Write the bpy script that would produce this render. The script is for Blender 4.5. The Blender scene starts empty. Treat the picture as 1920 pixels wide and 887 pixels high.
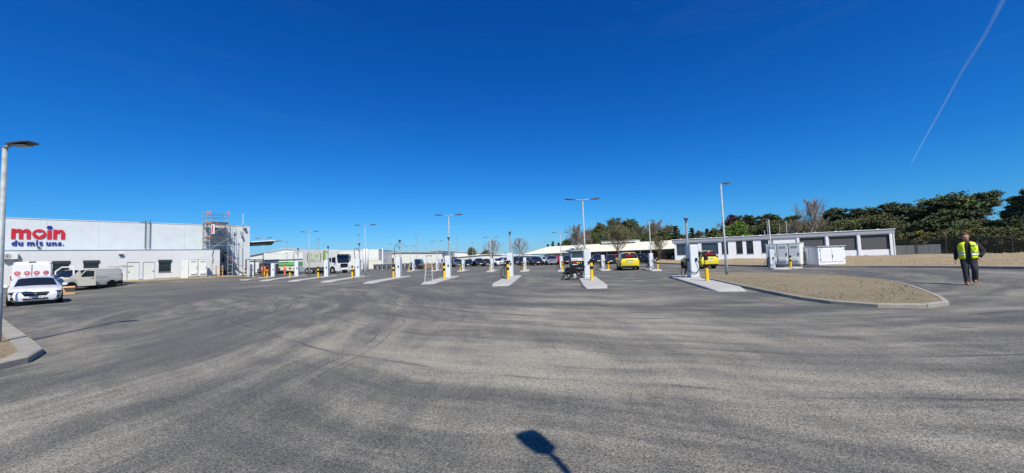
import bpy, math, random
from mathutils import Vector, Matrix
random.seed(7)
R = math.radians
scene = bpy.context.scene
col = scene.collection
# ------------------------------------------------------------------ camera
EYE = 1.55
cam_data = bpy.data.cameras.new('camera')
cam = bpy.data.objects.new('camera', cam_data); col.objects.link(cam)
cam_data.sensor_width = 36.0
cam_data.lens = 36.0 * 700 / 1920
cam_data.clip_start = 0.05; cam_data.clip_end = 20000
PITCH, ROLL = R(3.228), R(2.0045)
fw = Vector((0, math.cos(PITCH), math.sin(PITCH)))
r0 = Vector((1, 0, 0)); u0 = r0.cross(fw)
rt = r0 * math.cos(ROLL) - u0 * math.sin(ROLL)
up = u0 * math.cos(ROLL) + r0 * math.sin(ROLL)
m = Matrix((rt, up, -fw)).transposed().to_4x4(); m.translation = (0, 0, EYE)
cam.matrix_world = m
scene.camera = cam
# ------------------------------------------------------------------ sun, sky, exposure
SUN_EL = R(50)
sdir = Vector((0.31, -0.95, 0)).normalized()          # horizontal direction towards the sun
world = bpy.data.worlds.new('World'); scene.world = world; world.use_nodes = True
wn, wl = world.node_tree.nodes, world.node_tree.links
bg = wn['Background']
sky = wn.new('ShaderNodeTexSky'); sky.sky_type = 'NISHITA'; sky.sun_disc = False
sky.sun_elevation = SUN_EL
sky.sun_rotation = math.atan2(sdir.x, sdir.y)
sky.air_density = 1.0; sky.dust_density = 0.35; sky.ozone_density = 3.0; sky.altitude = 50
# camera-like contrast of the clear sky: deeper, bluer overhead, pale blue at the horizon
sp = wn.new('ShaderNodeSeparateColor'); cb_ = wn.new('ShaderNodeCombineColor'); wl.new(sky.outputs[0], sp.inputs[0])
for i, (pw, k) in enumerate(((2.2, .60), (1.27, .86), (.98, 1.32))):
    m0 = wn.new('ShaderNodeMath'); m0.operation = 'MULTIPLY'; m0.inputs[1].default_value = .1; wl.new(sp.outputs[i], m0.inputs[0])
    m1 = wn.new('ShaderNodeMath'); m1.operation = 'POWER'; m1.inputs[1].default_value = pw; wl.new(m0.outputs[0], m1.inputs[0])
    m2 = wn.new('ShaderNodeMath'); m2.operation = 'MULTIPLY'; m2.inputs[1].default_value = k * 10; wl.new(m1.outputs[0], m2.inputs[0]); wl.new(m2.outputs[0], cb_.inputs[i])
# thin veils of high cirrus
tcw = wn.new('ShaderNodeTexCoord'); mpw = wn.new('ShaderNodeMapping'); mpw.inputs['Scale'].default_value = (1.2, 1.6, 9.0); mpw.inputs['Rotation'].default_value = (.10, .06, .3)
wl.new(tcw.outputs['Generated'], mpw.inputs['Vector'])
nzw = wn.new('ShaderNodeTexNoise'); nzw.inputs['Scale'].default_value = 1.7; nzw.inputs['Detail'].default_value = 7; nzw.inputs['Roughness'].default_value = .62; nzw.inputs['Distortion'].default_value = .5
wl.new(mpw.outputs[0], nzw.inputs['Vector'])
mrw = wn.new('ShaderNodeMapRange'); mrw.interpolation_type = 'SMOOTHSTEP'; mrw.inputs['From Min'].default_value = .50; mrw.inputs['From Max'].default_value = .80; mrw.inputs['To Min'].default_value = 0; mrw.inputs['To Max'].default_value = .02
wl.new(nzw.outputs['Fac'], mrw.inputs['Value'])
mxw = wn.new('ShaderNodeMix'); mxw.data_type = 'RGBA'; wl.new(mrw.outputs[0], mxw.inputs['Factor']); wl.new(cb_.outputs[0], mxw.inputs[6]); mxw.inputs[7].default_value = (4.2, 6.2, 9.5, 1)
wl.new(mxw.outputs[2], bg.inputs['Color'])
bg.inputs['Strength'].default_value = 0.076
sun_d = bpy.data.lights.new('sun', 'SUN'); sun_d.energy = 4.9; sun_d.angle = R(0.5); sun_d.color = (1.0, 0.92, 0.79)
sun = bpy.data.objects.new('sun', sun_d); col.objects.link(sun)
tosun = Vector((sdir.x * math.cos(SUN_EL), sdir.y * math.cos(SUN_EL), math.sin(SUN_EL)))
sun.rotation_euler = tosun.to_track_quat('Z', 'Y').to_euler()
scene.view_settings.view_transform = 'Standard'; scene.view_settings.look = 'None'
scene.view_settings.exposure = 0.30; scene.view_settings.gamma = 1.0
scene.cycles.max_bounces = 6; scene.cycles.transparent_max_bounces = 12

# ------------------------------------------------------------------ materials
MATS = {}
def mat(name, c, rough=0.6, metal=0.0, var=0.12, scale=3.0, bump=0.0, bscale=40.0, coat=0.0, spec=0.5):
    if name in MATS: return MATS[name]
    m = bpy.data.materials.new(name); m.use_nodes = True; MATS[name] = m
    n, l = m.node_tree.nodes, m.node_tree.links
    p = n['Principled BSDF']; p.inputs['Roughness'].default_value = rough; p.inputs['Metallic'].default_value = metal
    p.inputs['Coat Weight'].default_value = coat; p.inputs['Specular IOR Level'].default_value = spec
    tc = n.new('ShaderNodeTexCoord'); nz = n.new('ShaderNodeTexNoise'); nz.inputs['Scale'].default_value = scale; nz.inputs['Detail'].default_value = 6
    l.new(tc.outputs['Object'], nz.inputs['Vector'])
    r = n.new('ShaderNodeValToRGB'); e = r.color_ramp.elements
    e[0].position = 0.3; e[1].position = 0.7
    e[0].color = [max(0, x * (1 - var)) for x in c] + [1]; e[1].color = [min(1, x * (1 + var)) for x in c] + [1]
    l.new(nz.outputs['Fac'], r.inputs['Fac']); l.new(r.outputs['Color'], p.inputs['Base Color'])
    if bump:
        b2 = n.new('ShaderNodeTexNoise'); b2.inputs['Scale'].default_value = bscale; b2.inputs['Detail'].default_value = 4
        l.new(tc.outputs['Object'], b2.inputs['Vector'])
        bp = n.new('ShaderNodeBump'); bp.inputs['Strength'].default_value = bump; bp.inputs['Distance'].default_value = 0.02
        l.new(b2.outputs['Fac'], bp.inputs['Height']); l.new(bp.outputs[0], p.inputs['Normal'])
    return m
def cladding(name, c, width=1.0, depth=0.25, horiz=False, rough=0.5):
    """painted sheet with fine seams in relief"""
    m = mat(name, c, rough, 0, 0.05, 1.2)
    n, l = m.node_tree.nodes, m.node_tree.links
    p = n['Principled BSDF']; tc = n.new('ShaderNodeTexCoord'); w = n.new('ShaderNodeTexWave')
    w.wave_type = 'BANDS'; w.bands_direction = 'Z' if horiz else 'X'; w.inputs['Scale'].default_value = 0.314 / width
    l.new(tc.outputs['Object'], w.inputs['Vector'])
    bp = n.new('ShaderNodeBump'); bp.inputs['Strength'].default_value = depth; bp.inputs['Distance'].default_value = 0.02
    l.new(w.outputs['Fac'], bp.inputs['Height']); l.new(bp.outputs[0], p.inputs['Normal'])
    return m
M_white = mat('white_paint', (.74, .76, .77), .45, 0, .04, 2)
M_wall = cladding('white_wall_cladding', (.55, .60, .615), 1.0, .12)
M_wall2 = mat('white_render', (.57, .59, .605), .8, 0, .04, 1.5, .1)
M_wall3 = mat('pavilion_render', (.70, .73, .77), .8, 0, .04, 1.5, .1)
M_trim = mat('grey_trim', (.33, .36, .40), .5, .2, .06)
M_cream = cladding('cream_roofing', (.66, .65, .54), .5, .4)
M_galv = mat('galvanised_steel', (.30, .34, .36), .6, .12, .22, 6)
M_steel = mat('dark_lamp_grey', (.10, .11, .12), .45, .4, .1)
M_black = mat('black_plastic', (.009, .009, .010), .6, 0, .2, spec=.2)
M_rubber = mat('rubber', (.015, .015, .016), .8, 0, .2)
M_yellow = mat('yellow_paint', (.78, .49, .012), .45, 0, .05)
M_conc = mat('pale_concrete', (.40, .40, .375), .85, 0, .12, 5, .35, 60)
M_kerb = mat('kerb_concrete', (.27, .26, .225), .9, 0, .14, 4, .4, 50)
M_kerb2 = mat('kerb_concrete_warm', (.31, .29, .235), .9, 0, .14, 4, .4, 50)
M_char = mat('charger_white', (.60, .645, .67), .35, 0, .03, 2)
M_cab = mat('cabinet_cream', (.70, .72, .68), .5, 0, .04, 2)
M_cabw = mat('kiosk_white', (.64, .67, .69), .55, 0, .04, 2)
M_vent = mat('vent_grey', (.35, .36, .35), .6, 0, .1)
M_red = mat('sign_red', (.50, .010, .025), .4, 0, .03)
M_blue = mat('sign_blue', (.008, .02, .22), .4, 0, .03)
M_glass = mat('window_glass_dark', (.012, .016, .022), .06, 0, .3, .7, spec=.8)
M_glass2 = mat('window_glass_blue', (.03, .05, .08), .08, 0, .3, .7, spec=.8)
M_cglass = mat('car_glass', (.012, .015, .018), .05, 0, .1, spec=.8)
M_shut = cladding('shutter_charcoal', (.045, .052, .060), .08, .6, True)
M_anth = mat('anthracite_frame', (.035, .04, .045), .5, .1, .1)
M_door = mat('door_cream', (.60, .63, .60), .5, 0, .04)
M_plinth = mat('plinth_grey', (.22, .22, .21), .9, 0, .15, 3, .2)
M_rim = mat('alloy_rim', (.45, .46, .47), .35, .8, .1)
M_chrome = mat('chrome', (.6, .6, .62), .15, 1, .05)
M_hlamp = mat('headlamp_glass', (.55, .58, .60), .08, .2, .1, spec=.8)
M_dlamp = mat('headlamp_smoked', (.05, .055, .06), .08, .2, .1, spec=.8)
M_tail = mat('tail_lamp_red', (.24, .008, .008), .2, 0, .1)
M_plate = mat('plate_white', (.7, .7, .68), .5, 0, .05)
M_ink = mat('ink_grey', (.12, .12, .13), .6, 0, .05)
M_orange = mat('orange_workwear', (.90, .22, .08), .8, 0, .1)
M_orange2 = mat('orange_board', (.48, .17, .08), .7, 0, .15)
M_wood = mat('plywood', (.42, .28, .14), .8, 0, .2, 8)
M_alu = mat('aluminium', (.55, .56, .56), .4, .6, .1)
M_green = mat('green_sheet', (.13, .46, .15), .5, 0, .08)
M_dgreen = mat('dark_green_sheet', (.03, .14, .06), .5, 0, .08)
M_brown = mat('brown_brick', (.13, .085, .06), .9, 0, .3, 9, .3)
M_maroon = cladding('maroon_cladding', (.20, .045, .04), .5, .3)
M_bark = mat('bark', (.12, .10, .08), .9, 0, .25, 10, .5)
M_barkp = mat('bark_pale', (.24, .20, .16), .9, 0, .25, 10, .5)
M_skin = mat('skin', (.42, .22, .16), .55, 0, .06)
M_hair = mat('hair_brown', (.07, .045, .03), .8, 0, .3, 60)
M_navy = mat('dark_trousers', (.028, .028, .036), .85, 0, .15, 12, .4, 80)
M_jacket = mat('black_jacket', (.012, .012, .015), .85, 0, .2, 12, .4, 80)
M_hivis = mat('hi_vis_yellow', (.70, .86, .02), .7, 0, .06, 9, .4, 40)
M_reflect = mat('reflective_band', (.45, .52, .50), .35, .2, .06)
M_leather = mat('brown_leather', (.22, .09, .045), .55, 0, .15)

def leafmat(name, c, var=.35):
    m = mat(name, c, .75, 0, var, .9)
    m.node_tree.nodes['Principled BSDF'].inputs['Specular IOR Level'].default_value = .25
    return m
# ------------------------------------------------------------------ mesh builder
class MB:
    def __init__(s): s.v = []; s.f = []; s.mi = []; s.mats = []; s.cur = 0
    def m(s, mt):
        if mt not in s.mats: s.mats.append(mt)
        s.cur = s.mats.index(mt); return s
    def add(s, vs, fs):
        o = len(s.v); s.v += [tuple(v) for v in vs]
        for f in fs: s.f.append(tuple(i + o for i in f)); s.mi.append(s.cur)
        return s
    def box(s, c, d, rz=0.0, rx=0.0, ry=0.0, ch=0.0):
        hx, hy, hz = d[0] / 2, d[1] / 2, d[2] / 2
        M = Matrix.Rotation(rz, 3, 'Z') @ Matrix.Rotation(ry, 3, 'Y') @ Matrix.Rotation(rx, 3, 'X')
        if ch <= 0:
            vs = [(x, y, z) for z in (-hz, hz) for x, y in ((-hx, -hy), (hx, -hy), (hx, hy), (-hx, hy))]
            fs = [(3, 2, 1, 0), (4, 5, 6, 7), (0, 1, 5, 4), (1, 2, 6, 5), (2, 3, 7, 6), (3, 0, 4, 7)]
        else:
            k = min(ch, hx * .49, hy * .49, hz * .49); vs = []
            def ring(z, a):
                x, y = hx - a, hy - a
                return [(-x + k, -y, z), (x - k, -y, z), (x, -y + k, z), (x, y - k, z), (x - k, y, z), (-x + k, y, z), (-x, y - k, z), (-x, -y + k, z)]
            vs = ring(-hz, k * .6) + ring(-hz + k, 0) + ring(hz - k, 0) + ring(hz, k * .6)
            fs = [tuple(range(7, -1, -1)), tuple(range(24, 32))]
            for q in range(3):
                for i in range(8):
                    j = (i + 1) % 8; fs.append((q * 8 + i, q * 8 + j, q * 8 + 8 + j, q * 8 + 8 + i))
        c = Vector(c)
        return s.add([M @ Vector(v) + c for v in vs], fs)
    def span(s, x0, x1, y0, y1, z0, z1, ch=0.0):
        return s.box(((x0 + x1) / 2, (y0 + y1) / 2, (z0 + z1) / 2), (abs(x1 - x0), abs(y1 - y0), abs(z1 - z0)), ch=ch)
    def prism(s, poly, z0, z1, top=None):
        n = len(poly); t = top or poly
        vs = [(p[0], p[1], z0) for p in poly] + [(p[0], p[1], z1) for p in t]
        fs = [tuple(range(n - 1, -1, -1)), tuple(range(n, 2 * n))] + [(i, (i + 1) % n, n + (i + 1) % n, n + i) for i in range(n)]
        return s.add(vs, fs)
    def tube(s, pts, r, n=6, cap=True):
        pts = [Vector(p) for p in pts]; rs = r if isinstance(r, (list, tuple)) else [r] * len(pts)
        o = len(s.v); vs = []; fs = []; k = len(pts); a = None
        for i, p in enumerate(pts):
            d = (pts[min(i + 1, k - 1)] - pts[max(i - 1, 0)])
            if d.length < 1e-9: d = Vector((0, 0, 1))
            d.normalize()
            if a is None:
                a = d.cross(Vector((0, 0, 1)) if abs(d.z) < .9 else Vector((1, 0, 0))).normalized()
            a = (a - d * a.dot(d)).normalized(); b = d.cross(a)
            for j in range(n):
                t = 2 * math.pi * j / n
                vs.append(p + (a * math.cos(t) + b * math.sin(t)) * rs[i])
        for i in range(k - 1):
            for j in range(n):
                q = (j + 1) % n; fs.append((i * n + j, i * n + q, (i + 1) * n + q, (i + 1) * n + j))
        if cap: fs += [tuple(range(n - 1, -1, -1)), tuple(range((k - 1) * n, k * n))]
        return s.add(vs, fs)
    def cyl(s, c, r, h, n=12, axis='Z', r2=None):
        c = Vector(c); d = {'Z': Vector((0, 0, 1)), 'X': Vector((1, 0, 0)), 'Y': Vector((0, 1, 0))}[axis]
        return s.tube([c - d * h / 2, c + d * h / 2], [r, r if r2 is None else r2], n)
    def ering(s, rings, n=12, cap=True):
        """loft of elliptical rings: (cx,cy,cz,rx,ry)"""
        vs = []; fs = []
        for (cx, cy, cz, rx, ry) in rings:
            for j in range(n):
                t = 2 * math.pi * j / n; vs.append((cx + rx * math.cos(t), cy + ry * math.sin(t), cz))
        k = len(rings)
        for i in range(k - 1):
            for j in range(n):
                q = (j + 1) % n; fs.append((i * n + j, i * n + q, (i + 1) * n + q, (i + 1) * n + j))
        if cap: fs += [tuple(range(n - 1, -1, -1)), tuple(range((k - 1) * n, k * n))]
        return s.add(vs, fs)
    def mesh(s, name, mats=None, smooth=False):
        me = bpy.data.meshes.new(name); me.from_pydata(s.v, [], s.f)
        for x in (s.mats or [mats]): me.materials.append(x)
        me.polygons.foreach_set('material_index', s.mi)
        if smooth: me.polygons.foreach_set('use_smooth', [True] * len(s.f))
        me.update(); return me
    def build(s, name, mt=None, parent=None, smooth=False, label=None):
        if mt is not None and not s.mats: s.mats = [mt]
        o = bpy.data.objects.new(name, s.mesh(name, smooth=smooth)); col.objects.link(o)
        if parent: o.parent = parent
        if label: o['label'] = label
        return o
def B(name, mt, parent, *boxes, ch=0.0, label=None):
    mb = MB().m(mt)
    for b in boxes: mb.span(*b, ch=ch)
    return mb.build(name, None, parent, label=label)
def Bs(name, mt, parent, *boxes, ch=0.0):
    return [B(name, mt, parent, b, ch=ch) for b in boxes]
def tag(o, label, cat, group=None, kind=None):
    if label: o['label'] = label
    if cat: o['category'] = cat
    if group: o['group'] = group
    if kind: o['kind'] = kind
    return o
def empty(name, loc=(0, 0, 0), rz=0.0, label=None, cat=None, group=None, kind=None):
    o = bpy.data.objects.new(name, None); col.objects.link(o); o.empty_display_size = .2
    o.location = loc; o.rotation_euler = (0, 0, rz); return tag(o, label, cat, group, kind)
def copy_tree(o, parent=None):
    c = o.copy(); col.objects.link(c)
    if parent: c.parent = parent
    for ch in list(o.children): copy_tree(ch, c)
    return c
def struct(o): o['kind'] = 'structure'; return o
def part(name, me, parent, loc=(0, 0, 0), rot=(0, 0, 0), scale=(1, 1, 1)):
    o = bpy.data.objects.new(name, me); col.objects.link(o); o.parent = parent
    o.location = loc; o.rotation_euler = rot; o.scale = scale; return o
def text_mesh(body, size, depth, mt, offset=0.0, shear=0.0, sx=1.0, centre=False):
    cu = bpy.data.curves.new('lettering', 'FONT'); cu.body = body; cu.size = size; cu.extrude = depth; cu.offset = offset; cu.shear = shear
    cu.resolution_u = 3
    ob = bpy.data.objects.new('lettering', cu); col.objects.link(ob)
    bpy.context.view_layer.update()
    me = bpy.data.meshes.new_from_object(ob.evaluated_get(bpy.context.evaluated_depsgraph_get()))
    bpy.data.objects.remove(ob)
    xs = [v.co.x for v in me.vertices]; x0 = min(xs); w = max(xs) - x0
    for v in me.vertices: v.co.x = (v.co.x - x0 - (w / 2 if centre else 0)) * sx
    me.materials.clear(); me.materials.append(mt); me['w'] = w * sx
    return me
# ------------------------------------------------------------------ ground, yard, beds
def asphalt_mat():
    m = bpy.data.materials.new('asphalt'); m.use_nodes = True
    n, l = m.node_tree.nodes, m.node_tree.links
    p = n['Principled BSDF']; p.inputs['Roughness'].default_value = .82; p.inputs['Specular IOR Level'].default_value = .35
    tc = n.new('ShaderNodeTexCoord')
    def noise(vec, sc, det=6, rough=.6, dist=0.0):
        z = n.new('ShaderNodeTexNoise'); z.inputs['Scale'].default_value = sc; z.inputs['Detail'].default_value = det
        z.inputs['Roughness'].default_value = rough; z.inputs['Distortion'].default_value = dist
        l.new(vec, z.inputs['Vector']); return z.outputs['Fac']
    def ramp(f, a, b, c0=0.0, c1=1.0):
        r = n.new('ShaderNodeMapRange'); r.interpolation_type = 'SMOOTHSTEP'
        r.inputs['From Min'].default_value = a; r.inputs['From Max'].default_value = b
        r.inputs['To Min'].default_value = c0; r.inputs['To Max'].default_value = c1
        l.new(f, r.inputs['Value']); return r.outputs[0]
    def math_(op, a, b=None, c=None):
        q = n.new('ShaderNodeMath'); q.operation = op
        for i, x in enumerate((a, b, c)):
            if x is None: continue
            if isinstance(x, (int, float)): q.inputs[i].default_value = x
            else: l.new(x, q.inputs[i])
        return q.outputs[0]
    def mix(f, a, b):
        q = n.new('ShaderNodeMix'); q.data_type = 'RGBA'
        for sock, x in ((q.inputs['Factor'], f), (q.inputs[6], a), (q.inputs[7], b)):
            if isinstance(x, tuple): sock.default_value = x
            elif isinstance(x, (int, float)): sock.default_value = x
            else: l.new(x, sock)
        return q.outputs[2]
    obj = n.new('ShaderNodeNewGeometry').outputs['Position']
    sep = n.new('ShaderNodeSeparateXYZ'); l.new(obj, sep.inputs[0])
    # warped polar coordinates: traffic swings round in arcs, dust and rubber follow them
    wob = noise(obj, .11, 3)
    def polar(cx, cy, rs, as_):
        dx = math_('SUBTRACT', sep.outputs[0], cx); dy = math_('SUBTRACT', sep.outputs[1], cy)
        rr = math_('SQRT', math_('ADD', math_('MULTIPLY', dx, dx), math_('MULTIPLY', dy, dy)))
        rr = math_('ADD', rr, math_('MULTIPLY', wob, 2.6))
        an = math_('ARCTAN2', dy, dx)
        cb = n.new('ShaderNodeCombineXYZ'); l.new(math_('MULTIPLY', rr, rs), cb.inputs[0]); l.new(math_('MULTIPLY', an, as_), cb.inputs[1])
        return cb.outputs[0], rr
    pa, ra = polar(9.0, 26.0, 1.0, 3.0)
    pb, rb = polar(-24.0, 6.0, 1.0, 3.5)
    s1 = noise(pa, .60, 8, .72, .2); s2 = noise(pb, .55, 8, .72, .2)
    sel = ramp(math_('ADD', math_('MULTIPLY', sep.outputs[0], -.08), math_('MULTIPLY', noise(obj, .06, 2), 1.0)), .42, .78)
    f1 = noise(pa, 2.3, 6, .7, .2); f2 = noise(pb, 2.1, 6, .7, .2)
    st = n.new('ShaderNodeMix'); st.data_type = 'FLOAT'; l.new(sel, st.inputs['Factor']); l.new(s1, st.inputs[2]); l.new(s2, st.inputs[3])
    streak = st.outputs[0]
    sf_ = n.new('ShaderNodeMix'); sf_.data_type = 'FLOAT'; l.new(sel, sf_.inputs['Factor']); l.new(f1, sf_.inputs[2]); l.new(f2, sf_.inputs[3]); fine = sf_.outputs[0]
    big = noise(obj, .07, 4); med = noise(obj, .45, 6, .65, .6); pat = noise(obj, 1.6, 5, .6)
    # the swept middle of the yard carries the most dust
    ex = math_('MULTIPLY', math_('SUBTRACT', sep.outputs[0], .8), .16); ey = math_('MULTIPLY', math_('SUBTRACT', sep.outputs[1], 7.0), .16)
    spot = math_('POWER', 2.718, math_('MULTIPLY', math_('ADD', math_('MULTIPLY', ex, ex), math_('MULTIPLY', ey, ey)), -1.0))
    dust = math_('ADD', math_('ADD', math_('MULTIPLY', streak, .54), math_('MULTIPLY', fine, .28)), math_('ADD', math_('MULTIPLY', big, .22), math_('ADD', math_('MULTIPLY', med, .20), math_('MULTIPLY', spot, .12))))
    dustf = ramp(dust, .55, .86)
    dark = ramp(math_('ADD', math_('MULTIPLY', f2, .35), math_('MULTIPLY', s1, .65)), .56, .38)
    base = mix(dustf, (.098, .100, .091, 1), (.320, .298, .238, 1))
    base = mix(math_('MULTIPLY', dark, .65), base, (.070, .073, .069, 1))
    base = mix(math_('MULTIPLY', ramp(noise(pa, .35, 5, .6, .6), .56, .72), .45), base, (.32, .285, .23, 1))
    # rubber arcs
    def arc(rr, r, w):
        d = math_('ABSOLUTE', math_('SUBTRACT', rr, r)); return ramp(d, w, w * .25)
    arcs = None
    for rr, r, w in ((ra, 22.2, .045), (ra, 24.0, .05), (ra, 19.4, .10), (rb, 22.3, .035), (rb, 22.55, .03), (rb, 18.2, .05), (ra, 30.6, .05)):
        a = arc(rr, r, w); arcs = a if arcs is None else math_('MAXIMUM', arcs, a)
    arcs = math_('MULTIPLY', arcs, ramp(med, .40, .58))
    base = mix(math_('MULTIPLY', arcs, .7), base, (.05, .05, .054, 1))
    # aggregate
    vo = n.new('ShaderNodeTexVoronoi'); vo.inputs['Scale'].default_value = 110; l.new(obj, vo.inputs['Vector'])
    cs = n.new('ShaderNodeSeparateColor'); l.new(vo.outputs['Color'], cs.inputs[0])
    stone = ramp(cs.outputs[0], .0, 1.0, .50, 1.48)
    g2 = ramp(noise(obj, 26, 4, .8), .3, .7, .80, 1.22)
    vm = n.new('ShaderNodeVectorMath'); vm.operation = 'SCALE'; l.new(base, vm.inputs[0]); l.new(math_('MULTIPLY', stone, g2), vm.inputs['Scale'])
    chip = math_('MULTIPLY', ramp(cs.outputs[1], .965, .98), .35)
    colr = mix(chip, vm.outputs[0], (.42, .40, .37, 1))
    l.new(colr, p.inputs['Base Color'])
    hgt = math_('ADD', math_('MULTIPLY', vo.outputs['Distance'], -.7), math_('MULTIPLY', noise(obj, 150, 3, .7), .5))
    bp = n.new('ShaderNodeBump'); bp.inputs['Strength'].default_value = .7; bp.inputs['Distance'].default_value = .008
    l.new(hgt, bp.inputs['Height']); l.new(bp.outputs[0], p.inputs['Normal'])
    return m
M_asph = asphalt_mat()
def soil_mat(name, c0, c1, c2):
    m = bpy.data.materials.new(name); m.use_nodes = True; n, l = m.node_tree.nodes, m.node_tree.links
    p = n['Principled BSDF']; p.inputs['Roughness'].default_value = .95; p.inputs['Specular IOR Level'].default_value = .15
    tc = n.new('ShaderNodeTexCoord')
    def nz(s, d=6):
        z = n.new('ShaderNodeTexNoise'); z.inputs['Scale'].default_value = s; z.inputs['Detail'].default_value = d; z.inputs['Roughness'].default_value = .7
        l.new(tc.outputs['Object'], z.inputs['Vector']); return z
    a, b, c = nz(.8), nz(14, 5), nz(3)
    r = n.new('ShaderNodeValToRGB'); r.color_ramp.elements[0].position = .3; r.color_ramp.elements[1].position = .7
    r.color_ramp.elements[0].color = (*c0, 1); r.color_ramp.elements[1].color = (*c1, 1); l.new(a.outputs['Fac'], r.inputs[0])
    r2 = n.new('ShaderNodeMapRange'); r2.inputs['From Min'].default_value = .56; r2.inputs['From Max'].default_value = .66; l.new(c.outputs['Fac'], r2.inputs[0])
    mx = n.new('ShaderNodeMix'); mx.data_type = 'RGBA'; l.new(r2.outputs[0], mx.inputs['Factor']); l.new(r.outputs[0], mx.inputs[6]); mx.inputs[7].default_value = (*c2, 1)
    r3 = n.new('ShaderNodeMapRange'); r3.inputs['From Min'].default_value = .3; r3.inputs['From Max'].default_value = .7; r3.inputs['To Min'].default_value = .7; r3.inputs['To Max'].default_value = 1.25
    l.new(b.outputs['Fac'], r3.inputs[0])
    vm = n.new('ShaderNodeVectorMath'); vm.operation = 'SCALE'; l.new(mx.outputs[2], vm.inputs[0]); l.new(r3.outputs[0], vm.inputs['Scale']); l.new(vm.outputs[0], p.inputs['Base Color'])
    bp = n.new('ShaderNodeBump'); bp.inputs['Strength'].default_value = 1.0; bp.inputs['Distance'].default_value = .09; l.new(b.outputs['Fac'], bp.inputs['Height']); l.new(bp.outputs[0], p.inputs['Normal'])
    return m
M_soil = soil_mat('bed_soil', (.255, .215, .145), (.335, .285, .185), (.20, .18, .12))
M_soil2 = soil_mat('sandy_soil', (.31, .25, .16), (.41, .335, .215), (.24, .20, .13))
M_field = soil_mat('field_soil', (.13, .125, .07), (.19, .17, .10), (.10, .12, .05))

struct(MB().m(M_field).add([(-4000, -4000, -.05), (4000, -4000, -.05), (4000, 4000, -.05), (-4000, 4000, -.05)], [(0, 1, 2, 3)]).build('ground'))
struct(MB().m(M_asph).add([(-110, -40, 0), (70, -40, 0), (70, 24, 0), (46, 50, 0), (30, 70, 0), (24, 104, 0), (-110, 108, 0)], [(0, 1, 2, 3, 4, 5, 6)]).build('asphalt_yard'))

def hnoise(x, y, s=1.0):
    return (math.sin(x * 1.7 * s + 1.3 * math.sin(y * .9 * s)) + math.sin(y * 2.1 * s + 1.7 * math.sin(x * 1.3 * s + 2)) + .6 * math.sin((x + y) * 4.3 * s)) / 2.6
def inside(p, poly):
    c = False; n = len(poly)
    for i in range(n):
        a, b = poly[i], poly[i - 1]
        if (a[1] > p[1]) != (b[1] > p[1]) and p[0] < (b[0] - a[0]) * (p[1] - a[1]) / (b[1] - a[1]) + a[0]: c = not c
    return c
def resample(pts, step, closed=True):
    P = [Vector(p) for p in pts] + ([Vector(pts[0])] if closed else [])
    out = []; carry = 0.0
    for a, b in zip(P, P[1:]):
        L = (b - a).length; t = carry
        while t < L: out.append(a + (b - a) * (t / L)); t += step
        carry = t - L
    if not closed: out.append(P[-1])
    return out
def smooth_poly(pts, it=2, closed=True):
    P = [Vector(p) for p in pts]
    for _ in range(it):
        Q = []
        n = len(P)
        for i in range(n if closed else n - 1):
            a, b = P[i], P[(i + 1) % n]; Q += [a * .75 + b * .25, a * .25 + b * .75]
        if not closed: Q = [P[0]] + Q + [P[-1]]
        P = Q
    return P
def inset(P, d):
    n = len(P); out = []
    for i in range(n):
        t = (P[(i + 1) % n] - P[i - 1]).normalized(); out.append(P[i] + Vector((-t.y, t.x)) * d)
    return out
def soil_fan(P, z, mt, name, amp=.04, rings=9):
    c = sum(P, Vector((0, 0))) / len(P); mb = MB().m(mt); n = len(P); vs = []; fs = []
    for k in range(rings):
        f = 1 - k / (rings - .5)
        for p in P:
            q = c + (p - c) * f; vs.append((q.x, q.y, z + (amp * (hnoise(q.x, q.y) + .8) * (0 if k == 0 else 1)) + (1 - f) * .10))
    for k in range(rings - 1):
        for i in range(n):
            j = (i + 1) % n; fs.append((k * n + i, k * n + j, (k + 1) * n + j, (k + 1) * n + i))
    vs.append((c.x, c.y, z + .12)); o = len(vs) - 1
    for i in range(n): fs.append(((rings - 1) * n + i, (rings - 1) * n + (i + 1) % n, o))
    mb.add(vs, fs); return mb.build(name, smooth=True)
def kerb_run(parent, P, z0, z1, w, closed=True, mats=(None,), gap=.02):
    """row of single kerb stones along a polyline, w inwards"""
    n = len(P); segs = n if closed else n - 1
    for i in range(segs):
        a, b = P[i], P[(i + 1) % n]; t = (b - a); L = t.length; t.normalize(); nn = Vector((-t.y, t.x))
        a2, b2 = a + t * gap / 2, b - t * gap / 2
        # neighbouring directions give mitred inner ends
        poly = [a2, b2, b2 + nn * w, a2 + nn * w]
        dz = random.uniform(-.006, .006)
        mt = random.choice(mats)
        bev = [a2 + nn * .02, b2 + nn * .02, b2 + nn * (w - .005), a2 + nn * (w - .005)]
        mb = MB().m(mt)
        vs = [(p.x, p.y, z0) for p in poly] + [(p.x, p.y, z1 - .02 + dz) for p in poly] + [(p.x, p.y, z1 + dz) for p in bev]
        fs = [(0, 1, 5, 4), (1, 2, 6, 5), (2, 3, 7, 6), (3, 0, 4, 7), (4, 5, 9, 8), (5, 6, 10, 9), (6, 7, 11, 10), (7, 4, 8, 11), (8, 9, 10, 11), (3, 2, 1, 0)]
        mb.add(vs, fs).build('kerb_stone', None, parent)
bedR = [(9.2, 14.9), (8.7, 12.6), (8.42, 10.9), (8.5, 10.1), (8.85, 9.3), (9.6, 8.92), (10.6, 9.15), (11.3, 9.85), (12.75, 11.6), (14.4, 13.8), (15.5, 15.5), (16.1, 17.35), (16.15, 19.8), (15.3, 22.4), (13.5, 25.0), (12.4, 25.6), (11.3, 24.4), (10.5, 20.5)]
PR = [Vector(p) for p in smooth_poly(bedR, 2)]
PR = resample([tuple(p) for p in PR], .98)
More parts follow.
